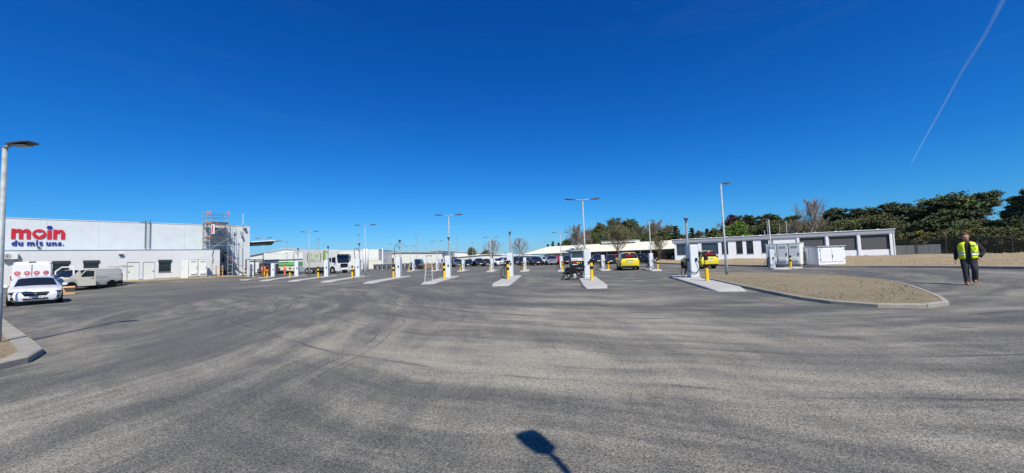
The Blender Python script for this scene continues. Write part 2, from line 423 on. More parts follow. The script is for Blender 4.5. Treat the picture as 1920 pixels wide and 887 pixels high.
kR = empty('kerb'); struct(kR); kR['label'] = 'curved concrete kerb round the brown soil bed'
kerb_run(kR, PR, -.02, .105, .12, True, (M_kerb, M_kerb, M_kerb2))
bR = struct(soil_fan(inset(PR, .11), .09, M_soil, 'soil_bed'))
bedL = [(-22, 15.8), (-18.41, 13.47), (-13.65, 10.32), (-9.3, 7.45), (-8.72, 7.0), (-8.5, 6.55), (-8.42, 6.1), (-8.36, 5.2), (-8.3, 3.0), (-22, 3.0)]
PL = resample([tuple(p) for p in [Vector(bedL[0]), Vector(bedL[1]), Vector(bedL[2])] + smooth_poly(bedL[3:8], 1, False) + [Vector(bedL[8])]], .96, False)
PL = PL[::-1]
kL = empty('kerb'); struct(kL)
kerb_run(kL, PL, -.02, .12, .30, False, (M_kerb, M_kerb2, M_kerb))
PLf = [p for p in PL] + [Vector((-22, 3.0))]
PLf = resample([tuple(p) for p in PLf], .6)
struct(soil_fan(inset(PLf, .27), .10, M_soil2, 'soil_bed', .05, 12))
# verge on the right with its kerb, up to the low building and the fence
K = [(20.1, 64), (20.5, 54.5), (20.1, 45.75), (20.95, 33.7), (22.2, 28.8), (25.0, 24.8), (26.5, 21), (27.6, 17), (31, 12), (38, 6), (48, 0)]
O = [(27, 80), (31.5, 70), (37, 63), (42.6, 57), (50, 50), (60, 44), (66, 36), (70, 28), (74, 20), (78, 10), (82, 0)]
Ks = smooth_poly(K, 1, False); Os = smooth_poly(O, 1, False)
NV = 16
def lerp_line(P, n):
    L = [0]
    for a, b in zip(P, P[1:]): L.append(L[-1] + (b - a).length)
    out = []
    for i in range(n):
        t = L[-1] * i / (n - 1); k = 0
        while k < len(L) - 2 and L[k + 1] < t: k += 1
        out.append(P[k] + (P[k + 1] - P[k]) * ((t - L[k]) / max(1e-6, L[k + 1] - L[k])))
    return out
KK = lerp_line(Ks, 90); OO = lerp_line(Os, 90)
vs = []; fs = []
for i in range(90):
    for j in range(NV):
        v = j / (NV - 1); q = KK[i] + (OO[i] - KK[i]) * (v ** 1.3)
        am = min(1, j / 3) * .13
        z = .12 + am * hnoise(q.x, q.y, .6) + (.10 * math.sin(v * math.pi) if q.x > 24 else 0)
        if q.x > 33 and q.y < 46: z += .20 * math.sin(min(1, v * 1.6) * math.pi) * (1 + .5 * hnoise(q.x, q.y, .35))
        if j == NV - 1: z = -.2
        vs.append((q.x, q.y, z if j else .11))
for i in range(89):
    for j in range(NV - 1): fs.append((i * NV + j, (i + 1) * NV + j, (i + 1) * NV + j + 1, i * NV + j + 1))
struct(MB().m(M_soil2).add(vs, [f[::-1] for f in fs]).build('soil_verge', smooth=True))
mb = MB().m(M_kerb)
kk = resample([tuple(p) for p in Ks], 1.0, False)
for a, b in zip(kk, kk[1:]):
    t = (b - a).normalized(); nn = Vector((t.y, -t.x)); c = (a + b) / 2 - nn * .0
    mb.box((c.x, c.y, .065), ((b - a).length - .012, .13, .15), math.atan2(t.y, t.x))
ko = mb.build('kerb'); struct(ko)
# rise of the ground towards the white hall on the left (hall frame: x along its front, y into it)
HALL = (-47.0, 34.7, 0.0); HANG = math.atan2(.77, .638)
def rise(s, y):
    def sm(t): t = max(0, min(1, t)); return t * t * (3 - 2 * t)
    return .5 * sm((y + 8) / 7.2) * (1 - sm((s - 16.5) / 4.0))
def rise_sheet(name, mt, y0, y1, s0, s1, ns, ny, lift, amp=0.0):
    vs = []; fs = []
    for i in range(ns + 1):
        for j in range(ny + 1):
            s = s0 + (s1 - s0) * i / ns; y = y0 + (y1 - y0) * j / ny
            vs.append((s, y, rise(s, y) + lift + (amp * (hnoise(s, y, 1.1) + .6) if 0 < j else 0)))
    for i in range(ns):
        for j in range(ny):
            a = i * (ny + 1) + j; fs.append((a, a + ny + 1, a + ny + 2, a + 1))
    o = MB().m(mt).add(vs, fs).build(name, smooth=True); o.location = HALL; o.rotation_euler = (0, 0, HANG); return struct(o)
rise_sheet('asphalt_apron', M_asph, -8.2, -2.9, -14, 22, 36, 8, .006)
rise_sheet('soil_strip', M_soil2, -2.95, 2.95, -14, 20.6, 60, 12, .03, .035)

# ------------------------------------------------------------------ charging islands
def island(a, b, w, h=.1, ramp=1.0, label='', group='concrete charging islands'):
    a, b = Vector(a), Vector(b); t = (b - a); L = t.length; t.normalize()
    e = empty('charging_island', (a.x, a.y, 0), math.atan2(t.y, t.x), label, 'island', group)
    # outline in local x along, y across; tapered nose and chamfered tail
    hw = w / 2
    low = [(0, -hw * .78), (ramp, -hw), (L - .5, -hw), (L, -hw * .5), (L, hw * .5), (L - .5, hw), (ramp, hw), (0, hw * .78)]
    def sc(p, k): return (p[0] + (k if p[0] < .01 else (-k if p[0] > L - .01 else 0)), p[1] - math.copysign(k, p[1]))
    mb = MB().m(M_conc); n = len(low)
    zt = [.03 if p[0] < .01 else h for p in low]
    top = [sc(p, .04) for p in low]
    vs = [(p[0], p[1], -.02) for p in low] + [(p[0], p[1], z - .025) for p, z in zip(low, zt)] + [(p[0], p[1], z) for p, z in zip(top, zt)]
    fs = []
    for r in (0, 1):
        for i in range(n): j = (i + 1) % n; fs.append((r * n + i, r * n + j, (r + 1) * n + j, (r + 1) * n + i))
    fs.append((2 * n + 0, 2 * n + 1, 2 * n + 6, 2 * n + 7)); fs.append((2 * n + 1, 2 * n + 2, 2 * n + 5, 2 * n + 6)); fs.append((2 * n + 2, 2 * n + 3, 2 * n + 4, 2 * n + 5))
    mb.add(vs, fs).build('slab', None, e)
    k = 0; x = ramp
    return e
# ------------------------------------------------------------------ buildings
def openwall(name, mt, parent, x0, x1, z0, z1, y0, y1, holes=()):
    """wall slab y0..y1 thick with rectangular openings (x0,x1,z0,z1)"""
    mb = MB().m(mt); xs = sorted({x0, x1, *[h[0] for h in holes], *[h[1] for h in holes]})
    for a, b in zip(xs, xs[1:]):
        hs = sorted((h[2], h[3]) for h in holes if h[0] < (a + b) / 2 < h[1]); z = z0
        for p, q in hs:
            if p > z: mb.span(a, b, y0, y1, z, p)
            z = q
        if z < z1: mb.span(a, b, y0, y1, z, z1)
    return mb.build(name, None, parent)
def window(parent, x0, x1, z0, z1, y, frame=.07, mt=None, glass=None, mull=0, sill=True, depth=.08):
    f = MB().m(mt or M_anth)
    f.span(x0, x1, y, y + depth, z0, z0 + frame); f.span(x0, x1, y, y + depth, z1 - frame, z1)
    f.span(x0, x0 + frame, y, y + depth, z0 + frame, z1 - frame); f.span(x1 - frame, x1, y, y + depth, z0 + frame, z1 - frame)
    for k in range(mull):
        xm = x0 + (x1 - x0) * (k + 1) / (mull + 1); f.span(xm - frame / 2, xm + frame / 2, y, y + depth, z0 + frame, z1 - frame)
    w = f.build('window', None, parent)
    xs = [x0 + frame + (x1 - x0 - 2 * frame) * i / (mull + 1) for i in range(mull + 2)]
    for a, b in zip(xs, xs[1:]): B('pane', glass or M_glass, w, (a + .001 + (frame / 2 if a > x0 + frame + .01 else 0), b - .001 - (frame / 2 if b < x1 - frame - .01 else 0), y + .03, y + .045, z0 + frame + .001, z1 - frame - .001))
    if sill: B('sill', M_trim, w, (x0 - .03, x1 + .03, y - .14, y - .002, z0 - .04, z0 - .002))
    return w
# --- white hall on the left with the red and blue lettering
hall = empty('retail_hall', HALL, HANG, 'white clad hall with red and blue lettering and a low front wing', 'building')
WX = -9.0
B('upper_wall', M_wall, hall, (WX, 19.94, 3.0, 3.25, 0.2, 7.15), (19.69, 19.94, 3.25, 26, 0.2, 7.15), (WX, 19.69, 25.75, 26, .2, 7.15))
B('roof', M_trim, hall, (WX, 19.69, 3.25, 25.75, 6.6, 6.8))
B('parapet_cap', M_white, hall, (WX, 19.99, 2.95, 3.30, 7.152, 7.20), (19.64, 19.99, 3.30, 26.05, 7.152, 7.20))
for k in range(0, 7):
    x = -5 + k * 3.6
    B('panel_joint', mat('joint_grey', (.34, .37, .39)), hall, (x, x + .016, 2.992, 2.999, 3.9, 7.14))
wins = [(-1.5, -.3, 1.4, 2.75), (2.68, 3.74, 1.35, 2.75), (4.68, 5.74, 1.35, 2.75), (10.32, 11.38, 1.30, 2.66)]
doors = [(7.78, 8.78, .42, 2.52), (9.03, 10.01, .42, 2.50)]
openwall('wing_wall', M_wall2, hall, WX, 15.94, .50, 3.84, 0, .25, [(a, b, max(c, .5), d) for a, b, c, d in wins + doors])
B('wing_side', M_wall2, hall, (15.69, 15.94, .25, 2.99, .3, 3.84))
B('wing_roof', M_trim, hall, (WX, 15.69, .25, 2.99, 3.60, 3.72))
B('wing_cap', M_trim, hall, (WX, 15.99, -.05, .29, 3.842, 3.885), (15.66, 15.99, .29, 2.99, 3.842, 3.885))
pl = MB().m(M_plinth)
for a, b in ((WX, 7.78), (8.78, 9.03), (10.01, 15.95)): pl.span(a, b, -.03, .22, .1, .62 if a > 8 else .55)
pl.build('plinth', None, hall)
for a, b, c, d in wins:
    w = window(hall, a, b, c, d, .06, glass=M_glass, mull=0, sill=True)
    B('shutter_box', M_anth, w, (a - .05, b + .05, -.10, .03, d - .22, d + .04))
for i, (a, b, c, d) in enumerate(doors):
    f = B('door_frame', M_trim, hall, (a, a + .05, .02, .16, c, d), (b - .05, b, .02, .16, c, d), (a + .05, b - .05, .02, .16, d - .05, d))
    dr = B('door', M_door, hall, (a + .052, b - .052, .05, .11, c, d - .052))
    hx = a + .14 if i == 0 else b - .14
    B('handle', M_black, dr, (hx - .05, hx + .05, -.02, .048, c + 1.02, c + 1.07))
    if i == 0: B('letter_slot', M_anth, dr, (a + .12, a + .50, .03, .048, c + 1.62, c + 1.68))
w = window(hall, 16.68, 17.28, 2.2, 3.67, 2.93, .08, M_white, sill=False)
B('security_window', M_glass, hall, (16.1, 16.45, 2.95, 2.998, 2.2, 3.67))
# wall lamp above the doors
v = empty('wall_lamp', (0, 0, 0), 0, None); v.parent = hall
B('housing', M_alu, v, (7.12, 7.50, -.26, -.01, 3.34, 3.50), ch=.03); B('bracket', M_anth, v, (7.22, 7.40, -.20, -.012, 3.22, 3.33))
# air conditioner outdoor unit on its bracket
ac = empty('air_conditioner', (0, 0, 0), 0, None); ac.parent = hall
B('casing', M_cabw, ac, (-.25, .62, -.42, -.10, 3.02, 3.62), ch=.02)
MB().m(M_vent).cyl((.02, -.43, 3.32), .24, .02, 20, 'Y').build('fan_grille', None, ac)
MB().m(M_anth).cyl((.02, -.445, 3.32), .06, .02, 12, 'Y').build('fan_hub', None, ac)
Bs('bracket', M_galv, ac, (-.15, -.11, -.42, -.002, 2.96, 3.01), (.48, .52, -.42, -.002, 2.96, 3.01), (-.15, -.11, -.05, -.002, 2.6, 2.96), (.48, .52, -.05, -.002, 2.6, 2.96))
# access ladder on the upper wall
la = MB().m(M_steel)
la2 = empty('wall_ladder', (0, 0, 0), 0, None); la2.parent = hall
for x in (9.46, 9.86): MB().m(M_steel).tube([(x, 2.84, 4.1), (x, 2.84, 7.45), (x, 3.1, 7.5)], .035, 6).build('rail', None, la2)
for k in range(12): MB().m(M_alu).tube([(9.46, 2.84, 4.25 + k * .27), (9.86, 2.84, 4.25 + k * .27)], .018, 5).build('rung', None, la2)
B('fascia_strip', M_steel, hall, (9.0, 9.9, 2.93, 2.948, 7.19, 7.22))
# conduits, floodlamp and whip aerial on the right end of the upper wall
MB().m(M_galv).tube([(19.12, 2.93, 1.6), (19.12, 2.93, 7.4)], .025, 5).build('conduit', None, hall)
MB().m(M_white).tube([(19.12, 2.93, 7.4), (19.12, 2.93, 8.9)], .03, 5).build('aerial', None, hall)
MB().m(M_steel).tube([(19.1, 2.9, 6.2), (18.8, 2.7, 6.4), (18.72, 2.6, 6.2), (18.95, 2.6, 5.75)], .035, 5).build('cable_arm', None, hall)
Bs('wall_camera', M_steel, hall, (19.2, 19.5, 2.6, 2.98, 6.72, 6.9), (19.0, 19.15, 2.62, 2.9, 5.55, 5.75))
MB().m(M_galv).tube([(15.15, -.03, .6), (15.15, -.03, 2.2)], .03, 5).build('downpipe', None, hall)
MB().m(M_steel).tube([(15.20, -.05, 2.2), (15.25, -.08, 2.7), (15.18, -.05, 3.1), (15.3, -.04, 3.8)], .035, 5).build('loose_cable', None, hall)
B('security_camera', M_steel, hall, (1.62, 1.80, 2.80, 2.98, 4.20, 4.36))
# lettering: moin / du mit uns.
sg = empty('wall_lettering', (0, 0, 0), 0, None); sg.parent = hall; sg['label'] = 'red word moin above blue words du mit uns.'
def letter(name, ch, x, z, size, mt, off, sx=1.0, w=None):
    me = text_mesh(ch, size, .03, mt, off, 0, 1.0)
    if w:
        k = w / me['w']
        for v in me.vertices: v.co.x *= k
    o = part(name, me, sg, (x, 2.95, z), (R(90), 0, 0)); return o
def stem(mb, x0, x1, z0, z1): mb.span(x0, x1, 2.925, 2.98, z0, z1)
def arch(mb, x0, x1, zs, zt, t, n=14):
    """half ring between legs: flat-backed arch with outer width x0..x1 standing on zs"""
    cx = (x0 + x1) / 2; rx = (x1 - x0) / 2; rz = zt - zs; vs = []; fs = []
    for i in range(n + 1):
        a = math.pi * i / n
        for k in (0, 1):
            ex, ez = (rx, rz) if k == 0 else (rx - t, rz - t * .9)
            for y in (2.925, 2.98): vs.append((cx - ex * math.cos(a), y, zs + ez * math.sin(a)))
    for i in range(n):
        o, q = i * 4, i * 4 + 4
        fs += [(o, q, q + 2, o + 2), (o + 1, o + 3, q + 3, q + 1), (o, o + 1, q + 1, q), (o + 2, q + 2, q + 3, o + 3)]
    mb.add(vs, fs)
z0, z1 = 5.12, 6.12
mm = MB().m(M_red); t = .245
for x in (0.0, .465, .93): mm.span(x, x + t, 2.925, 2.98, z0, z1 - (.36 if x else 0))
arch(mm, .18, .735, z1 - .36, z1, t); arch(mm, .645, 1.20, z1 - .36, z1 - .001, t)
mm.build('letter_m', None, sg)
oo = MB().m(M_red); n = 32; vs = []; fs = []
def heart(a):   # heart outline for angle a
    x = 16 * math.sin(a) ** 3; y = 13 * math.cos(a) - 5 * math.cos(2 * a) - 2 * math.cos(3 * a) - math.cos(4 * a)
    return x / 17.0, (y + 2) / 17.0
for i in range(n):
    a = 2 * math.pi * i / n
    ex, ez = 1.72 + .45 * math.sin(a), 5.62 + .50 * math.cos(a)
    hx, hz = heart(a); hx, hz = 1.72 + hx * .28, 5.62 + hz * .31
    for (px, pz) in ((ex, ez), (hx, hz)):
        for y in (2.925, 2.98): vs.append((px, y, pz))
for i in range(n):
    o, q = i * 4, ((i + 1) % n) * 4
    fs += [(o, q, q + 2, o + 2), (o + 1, o + 3, q + 3, q + 1), (o, o + 1, q + 1, q), (o + 2, q + 2, q + 3, o + 3)]
oo.add(vs, fs).build('letter_o', None, sg, label='red letter o with a white heart cut out')
B('letter_i', M_red, sg, (2.23, 2.51, 2.925, 2.98, z0, z1 - .1))
MB().m(M_blue).cyl((2.37, 2.95, 6.32), .19, .06, 24, 'Y').build('letter_dot', None, sg, label='blue dot of the letter i')
nn_ = MB().m(M_red); nn_.span(2.61, 2.61 + t, 2.925, 2.98, z0, z1); nn_.span(3.13, 3.40, 2.925, 2.98, z0, z1 - .4); arch(nn_, 2.79, 3.40, z1 - .4, z1 - .001, t)
nn_.build('letter_n', None, sg)
xx = 0.02
for ch, wd in (('d', .36), ('u', .33), (' ', .13), ('m', .50), ('i', .17), ('t', .27), (' ', .10), ('u', .34), ('n', .34), ('s', .28), ('.', .12)):
    if ch == 'i':
        di = MB().m(M_blue); di.span(xx + .035, xx + .135, 2.92, 2.98, 4.46, 4.83); di.cyl((xx + .085, 2.95, 4.945), .068, .06, 14, 'Y'); di.build('letter_i', None, sg)
    elif ch != ' ': letter('letter_' + ('stop' if ch == '.' else ch), ch, xx + .02, 4.46, .70, M_blue, .028, w=wd - .035)
    xx += wd + .04
# --- low white pavilion on the right
RANG = math.atan2(-12.28, 22.28)
pav = empty('office_pavilion', (25.83, 59.6, 0), RANG, 'long low white office block with charcoal shutters and grey fascia', 'building')
L = 25.45
wA = [(.3, 3.35, 1.0, 2.75), (3.85, 6.1, 1.0, 2.75)]; wn_ = [(6.55, 7.4, .95, 2.80), (8.43, 9.26, .92, 2.82), (9.72, 10.58, .88, 2.82), (11.55, 12.43, .93, 2.82)]
wg = [(16.02, 18.75, 1.02, 2.86), (19.2, 22.0, .95, 2.86), (22.42, 25.2, .95, 2.86)]
openwall('front_wall', M_wall3, pav, 0, L, -.1, 2.92, 0, .3, wA + wn_ + wg)
Bs('end_wall', M_wall3, pav, (L - .3, L, .3, 6, -.1, 2.92), (0, .3, .3, 6, -.1, 2.92))
B('fascia', M_trim, pav, (-.3, L + .25, -.16, -.02, 2.96, 3.45))
B('roof', M_trim, pav, (-.3, L + .25, -.018, 6.3, 2.93, 3.40))
B('roof_edge', M_white, pav, (-.4, L + .35, -.24, .02, 3.452, 3.52))
for k in range(12): B('edge_clip', M_white, pav, (.9 + k * 2.1, 1.15 + k * 2.1, -.22, -.05, 3.522, 3.58))
for a, b, c, d in wA: window(pav, a, b, c, d, .12, .06, M_anth, M_glass2, 1, True)
for a, b, c, d in wn_: window(pav, a, b, c, d, .10, .07, M_anth, M_glass, 0, True)
for a, b, c, d in wg:
    sh = B('roller_shutter', M_shut, pav, (a + .04, b - .04, .10, .14, c + .04, d - .06)); 
    Bs('guide_rail', M_anth, sh, (a, a + .038, .05, .16, c, d), (b - .038, b, .05, .16, c, d)); B('bottom_rail', M_anth, sh, (a + .04, b - .04, .07, .16, c, c + .038))
for x in (15.85, 18.97, 22.2, 25.3): B('pier', M_wall3, pav, (x - .13, x + .13, -.15, -.002, -.05, 2.92))
for x in (12.78, 12.98): MB().m(M_galv).tube([(x, -.08, .0), (x, -.08, 2.92)], .045, 8).build('downpipe', None, pav)
MB().m(M_white).tube([(25.55, -.12, -.1), (25.55, -.12, 2.92)], .07, 8).build('downpipe', None, pav)
for x, h in ((3.8, .5), (6.0, .3), (9.6, .35), (12.3, .9), (12.9, .6), (15.0, 2.1), (17, .4), (21, .35)): MB().m(M_galv).tube([(x, 2.5, 3.40), (x, 2.5, 3.42 + h)], .06, 6).build('roof_vent', None, pav)
# --- cream roofed canopy building in the middle distance
CANG = math.atan2(-12.0, 18.4)
can = empty('canopy_building', (28.6, 66, 0), CANG, 'long low building under a broad cream sheet roof behind the parked cars', 'building')
CL = 31.5     # runs to local -x
mbr = MB().m(M_cream)
def roofq(x0, x1, ze0, ze1, zr, ins):
    vs = [(x0, 0, ze0), (x1, 0, ze1), (x1, 3.2, zr), (x0 + ins, 3.2, zr), (x0, 0, ze0 - .16), (x1, 0, ze1 - .16), (x1, 9, ze1 - .16), (x0, 9, ze0 - .16), (x1, 9, zr), (x0 + ins, 9, zr)]
    return vs, [(0, 1, 2, 3), (1, 0, 4, 5), (4, 7, 6, 5), (3, 2, 8, 9), (1, 5, 6, 8, 2), (0, 3, 9, 7, 4)]
mbr.add(*roofq(-CL, .4, 2.22, 2.14, 3.72, 5.0)).build('roof', None, can)
B('eave_board', M_anth, can, (-CL, .4, -.06, -.003, 2.0, 2.12))
lan = B('roof_lantern', M_cream, can, (-14.2, -7.4, 2.6, 6.0, 3.75, 4.2)); B('lantern_cap', M_alu, lan, (-14.3, -7.3, 2.5, 6.1, 4.202, 4.25))
B('back_wall', M_brown, can, (-20.5, -2.9, 3.0, 3.3, 0, 2.0)); B('end_wall', M_wall2, can, (-25.5, -20.52, 1.2, 1.5, 0, 2.0))
gw = empty('glazed_entrance', (0, 0, 0), 0, None); gw.parent = can
for k in range(5):
    x = -2.85 + k * .66
    B('pane', M_glass, gw, (x + .03, x + .60, 1.0, 1.03, .25, 1.98)); B('mullion', M_anth, gw, (x - .025, x + .025, .96, 1.06, .1, 2.0))
B('mullion', M_anth, gw, (.42, .47, .96, 1.06, .1, 2.0))
for x in (-18.2, -16.3, -12.4, -6.0): MB().m(M_white).tube([(x, .4, 0), (x, .4, 2.05)], .07, 8).build('column', None, can)
gb = MB().m(M_cream); gb.add([(-18.6, -.5, 2.12), (-15.7, -.5, 2.12), (-15.7, -.5, 2.75), (-17.1, -.5, 3.05), (-18.6, -.5, 2.75), (-18.6, .6, 2.12), (-15.7, .6, 2.12), (-15.7, .6, 2.75), (-17.1, .6, 3.05), (-18.6, .6, 2.75)],
       [(0, 1, 2, 3, 4), (9, 8, 7, 6, 5), (0, 5, 6, 1), (1, 6, 7, 2), (2, 7, 8, 3), (3, 8, 9, 4), (4, 9, 5, 0)]).build('porch_gable', None, can)
# --- far sheds and warehouses
def gable_shed(name, c, ang, w, d, he, hr, wm, rm, label, doors=(), cat='warehouse'):
    e = empty(name, (c[0], c[1], 0), ang, label, cat)
    openwall('front_wall', wm, e, -w / 2, w / 2, 0, he, 0, .3, [x[:4] for x in doors])
    Bs('side_wall', wm, e, (-w / 2, -w / 2 + .3, .3, d, 0, he), (w / 2 - .3, w / 2, .3, d, 0, he), (-w / 2 + .3, w / 2 - .3, d - .3, d, 0, he))
    if hr > he:
        MB().m(wm).add([(-w / 2, 0, he), (w / 2, 0, he), (0, 0, hr), (-w / 2, .3, he), (w / 2, .3, he), (0, .3, hr)], [(0, 1, 2), (5, 4, 3), (0, 3, 4, 1), (1, 4, 5, 2), (2, 5, 3, 0)]).build('gable', None, e)
        MB().m(rm).add([(-w / 2 - .4, -.4, he - .02), (0, -.4, hr + .12), (w / 2 + .4, -.4, he - .02), (-w / 2 - .4, d, he - .02), (0, d, hr + .12), (w / 2 + .4, d, he - .02),
                        (-w / 2 - .4, -.4, he - .2), (0, -.4, hr - .08 + .05), (w / 2 + .4, -.4, he - .2)], [(0, 1, 4, 3), (1, 2, 5, 4), (6, 7, 1, 0), (7, 8, 2, 1)]).build('roof', None, e)
    else:
        B('roof', rm, e, (-w / 2 - .05, w / 2 + .05, -.05, d + .05, he + .002, he + .12))
    for x in doors: B(x[5] if len(x) > 5 else 'door_opening', x[4], e, (x[0], x[1], .5, .6, x[2], x[3]))
    return e
M_offw = cladding('offwhite_cladding', (.62, .64, .60), .6, .2)
M_offw2 = cladding('pale_grey_cladding', (.50, .54, .55), .6, .2)
M_roofg = mat('pale_roof_sheet', (.45, .48, .50), .5, .2, .08)
gable_shed('gabled_shed', (-60.5, 100), R(8), 18, 20, 4.6, 6.1, M_offw, M_roofg, 'pale green-white gabled shed just right of the lettered hall')
gable_shed('box_warehouse', (-49.6, 97), R(4), 29, 20, 4.85, 4.85, M_offw, M_white, 'large flat roofed off-white warehouse behind the box lorry', [(5.6, 7.4, 1.6, 3.6, M_white, 'vent_panel'), (10.0, 13.4, 0, 1.4, M_anth, 'dock_opening')])
gable_shed('loading_hall', (-34, 112), R(-2), 26, 20, 4.0, 4.3, M_offw, M_roofg, 'low pale hall with one wide dark loading bay', [(-10.5, -1.5, .0, 2.7, M_black, 'loading_bay')])
gable_shed('gabled_hall', (-26.5, 134), R(3), 46, 26, 3.1, 5.0, M_offw2, M_roofg, 'broad white gabled hall with a small dark ribbon window', [(-10.5, -5.5, 2.25, 2.75, M_black, 'ribbon_window')])
gable_shed('maroon_shed', (-22.8, 116), R(0), 8.5, 8, 2.35, 2.35, M_maroon, M_trim, 'low maroon clad shed in front of the gabled hall')
gable_shed('flat_depot', (-9, 128), R(-3), 30, 14, 2.3, 2.9, M_offw, M_white, 'very long low white depot beyond the dark parked cars', [(-9, -5, 1.0, 1.5, M_roofg, 'window_band'), (2, 9, 1.0, 1.5, M_roofg, 'window_band')])
gable_shed('small_depot', (2, 118), R(-4), 12, 10, 1.9, 2.1, M_offw2, M_white, 'small pale depot beyond the bare trees')
gable_shed('cream_annexe', (-35.5, 92), R(0), 6.5, 4, 1.95, 1.95, M_cream, M_cream, 'cream box annexe in front of the dark loading bay')
# dark gantry in front of the gabled shed
gn = empty('dark_gantry', (-46.5, 69, 0), R(-6), 'long low dark-edged canopy over the red and green vehicles', 'canopy')
B('beam', M_anth, gn, (-3.5, 9.5, -.15, .15, 2.42, 2.58)); B('roof_sheet', M_alu, gn, (-3.6, 9.6, -.2, 3.5, 2.60, 2.68))
for x in (-3.3, 3.0, 9.3): B('post', M_anth, gn, (x - .07, x + .07, -.07, .07, 0, 2.42))
MB().m(M_white).add([(19.95, 3.6, 4.95), (22.6, 1.2, 5.13), (24.2, 2.9, 5.13), (19.95, 6.8, 4.95), (19.95, 3.6, 5.05), (22.6, 1.2, 5.22), (24.2, 2.9, 5.22), (19.95, 6.8, 5.05)], [(0, 3, 2, 1), (4, 5, 6, 7), (0, 1, 5, 4), (1, 2, 6, 5), (2, 3, 7, 6), (3, 0, 4, 7)]).build('side_canopy', None, hall)
MB().m(M_anth).add([(19.95, 3.9, 4.5), (21.6, 2.4, 4.62), (22.9, 3.8, 4.62), (19.95, 6.5, 4.5), (19.95, 3.9, 4.94), (21.9, 2.1, 5.05), (23.2, 3.6, 5.05), (19.95, 6.5, 4.94)], [(0, 3, 2, 1), (4, 5, 6, 7), (0, 1, 5, 4), (1, 2, 6, 5), (2, 3, 7, 6), (3, 0, 4, 7)]).build('canopy_girder', None, hall)
# dark framed smoking shelter beside the hall
sh = empty('glass_shelter', (-35.4, 49.6, .1), HANG - R(12), 'dark-framed open shelter between the scaffold and the last charger', 'shelter')
for x in (0, .95, 1.9): B('post', M_anth, sh, (x - .07, x + .07, -.07, .07, 0, 2.35))
B('top_rail', M_anth, sh, (-.07, 1.97, -.07, .07, 2.352, 2.44)); B('bottom_rail', M_anth, sh, (.071, 1.829, -.03, .03, .25, .30))
for x in (.07, 1.02):
    for k in range(7): B('slat', M_alu, sh, (x + .01, x + .80, -.01, .01, .5 + k * .25, .53 + k * .25))
sb = empty('sign_board', (-35.6, 55.2, 0), R(8), 'grey and white board on a dark frame above the farthest charger', 'sign')
B('board', M_vent, sb, (-1.0, .9, -.03, .03, 1.85, 2.38)); B('white_band', M_white, sb, (-.95, .8, -.045, -.031, 2.02, 2.12)); B('post', M_anth, sb, (-.98, -.88, .031, .1, 0, 2.4), (.78, .88, .031, .1, 0, 2.4))
B('top_bar', M_anth, sb, (-1.1, 1.0, -.05, .1, 2.402, 2.5))
# ------------------------------------------------------------------ lamps, masts, chargers, bollards
def lamp_proto(kind):
    e = empty('street_lamp')
    H = 5.6
    MB().m(M_galv).tube([(0, 0, -.1), (0, 0, 1.0), (0, 0, H - .1)], [.070, .064, .042], 12).build('pole', None, e, True)
    B('access_door', M_trim, e, (-.04, .04, -.078, -.066, .6, .95))
    sides = (1, -1) if kind == 2 else (1,)
    for s in sides:
        MB().m(M_galv).tube([(0, 0, H - .12), (s * .10, 0, H - .08), (s * (hx_ := .55 if kind == 2 else .16), 0, H - .03)], [.05, .036, .03], 8).build('arm', None, e, True)
        hd = MB().m(M_steel)
        n = 8; vs = []; 
        hx0 = .50 if kind == 2 else .10
        prof = [(.50, .05, .035), (.60, .10, .05), (.95, .15, .055), (1.18, .13, .035), (1.24, .08, .02)]
        if kind == 1: prof = [(.10, .06, .04), (.17, .14, .05), (.40, .165, .055), (.60, .16, .04), (.66, .13, .02)]
        for (x, w, t) in prof:
            z = H - .03 + (x - hx0) * .10
            vs += [(s * x, -w, z - t * .6), (s * x, w, z - t * .6), (s * x, w, z), (s * x, w * .5, z + t * .6), (s * x, -w * .5, z + t * .6), (s * x, -w, z)]
        fs = [(0, 1, 2, 3, 4, 5)[::-s], tuple(range(24, 30))[::s]]
        for i in range(4):
            for j in range(6):
                q = (j + 1) % 6; f = (i * 6 + j, i * 6 + q, i * 6 + 6 + q, i * 6 + 6 + j); fs.append(f if s > 0 else f[::-1])
        h = hd.add(vs, fs).build('lamp_head', None, e)
        B('light_panel', M_vent, h, (*((min(s * .66, s * 1.1), max(s * .66, s * 1.1)) if kind == 2 else (.25, .55)), -.10, .10, H - .075 + (.02 if kind == 2 else 0), H - .066 + (.02 if kind == 2 else 0)))
    return e
def place(e, loc, rz, label, z=1.0, sc=None):
    e.location = loc; e.rotation_euler = (0, 0, rz); e.scale = sc or (1, 1, z); e['label'] = label; return e
lampD = lamp_proto(2); tag(lampD, 'x', 'street lamp', 'double armed street lamps')
LD = [(-5.45, 32.3, .1, 5.36, 'double lamp rising behind the charger with the stepladder'), (4.86, 25.1, .1, 5.24, 'tallest double lamp, behind the charger beside the service truck'),
      (-16.15, 41.0, .1, 5.62, 'double lamp two pillars left of the stepladder, right of the box lorry cab'), (-27.0, 49.6, .1, 5.85, 'double lamp standing in front of the box lorry trailer end'),
      (-37.4, 56.0, .05, 5.75, 'leftmost double lamp, close to the corner of the lettered hall'), (-2.72, 47.1, .1, 4.13, 'double lamp in front of the smaller bare tree'),
      (5.22, 40.4, .1, 3.99, 'double lamp before the cream roof, left of the service truck'), (-11.4, 56.4, .1, 4.36, 'double lamp seen just behind the stepladder'),
      (-21.0, 66.0, .1, 4.6, 'small far double lamp left of the arched charging cable'), (-17.3, 63, .1, 4.0, 'short far double lamp in front of the ribbon window hall')]
for i, (x, y, z, h, lb) in enumerate(LD):
    e = lampD if i == 0 else copy_tree(lampD)
    place(e, (x, y, z), R(2), lb, h / 5.6 if i < 5 else 1); 
    if i >= 5: e.scale = (.80, .80, h / 5.6)
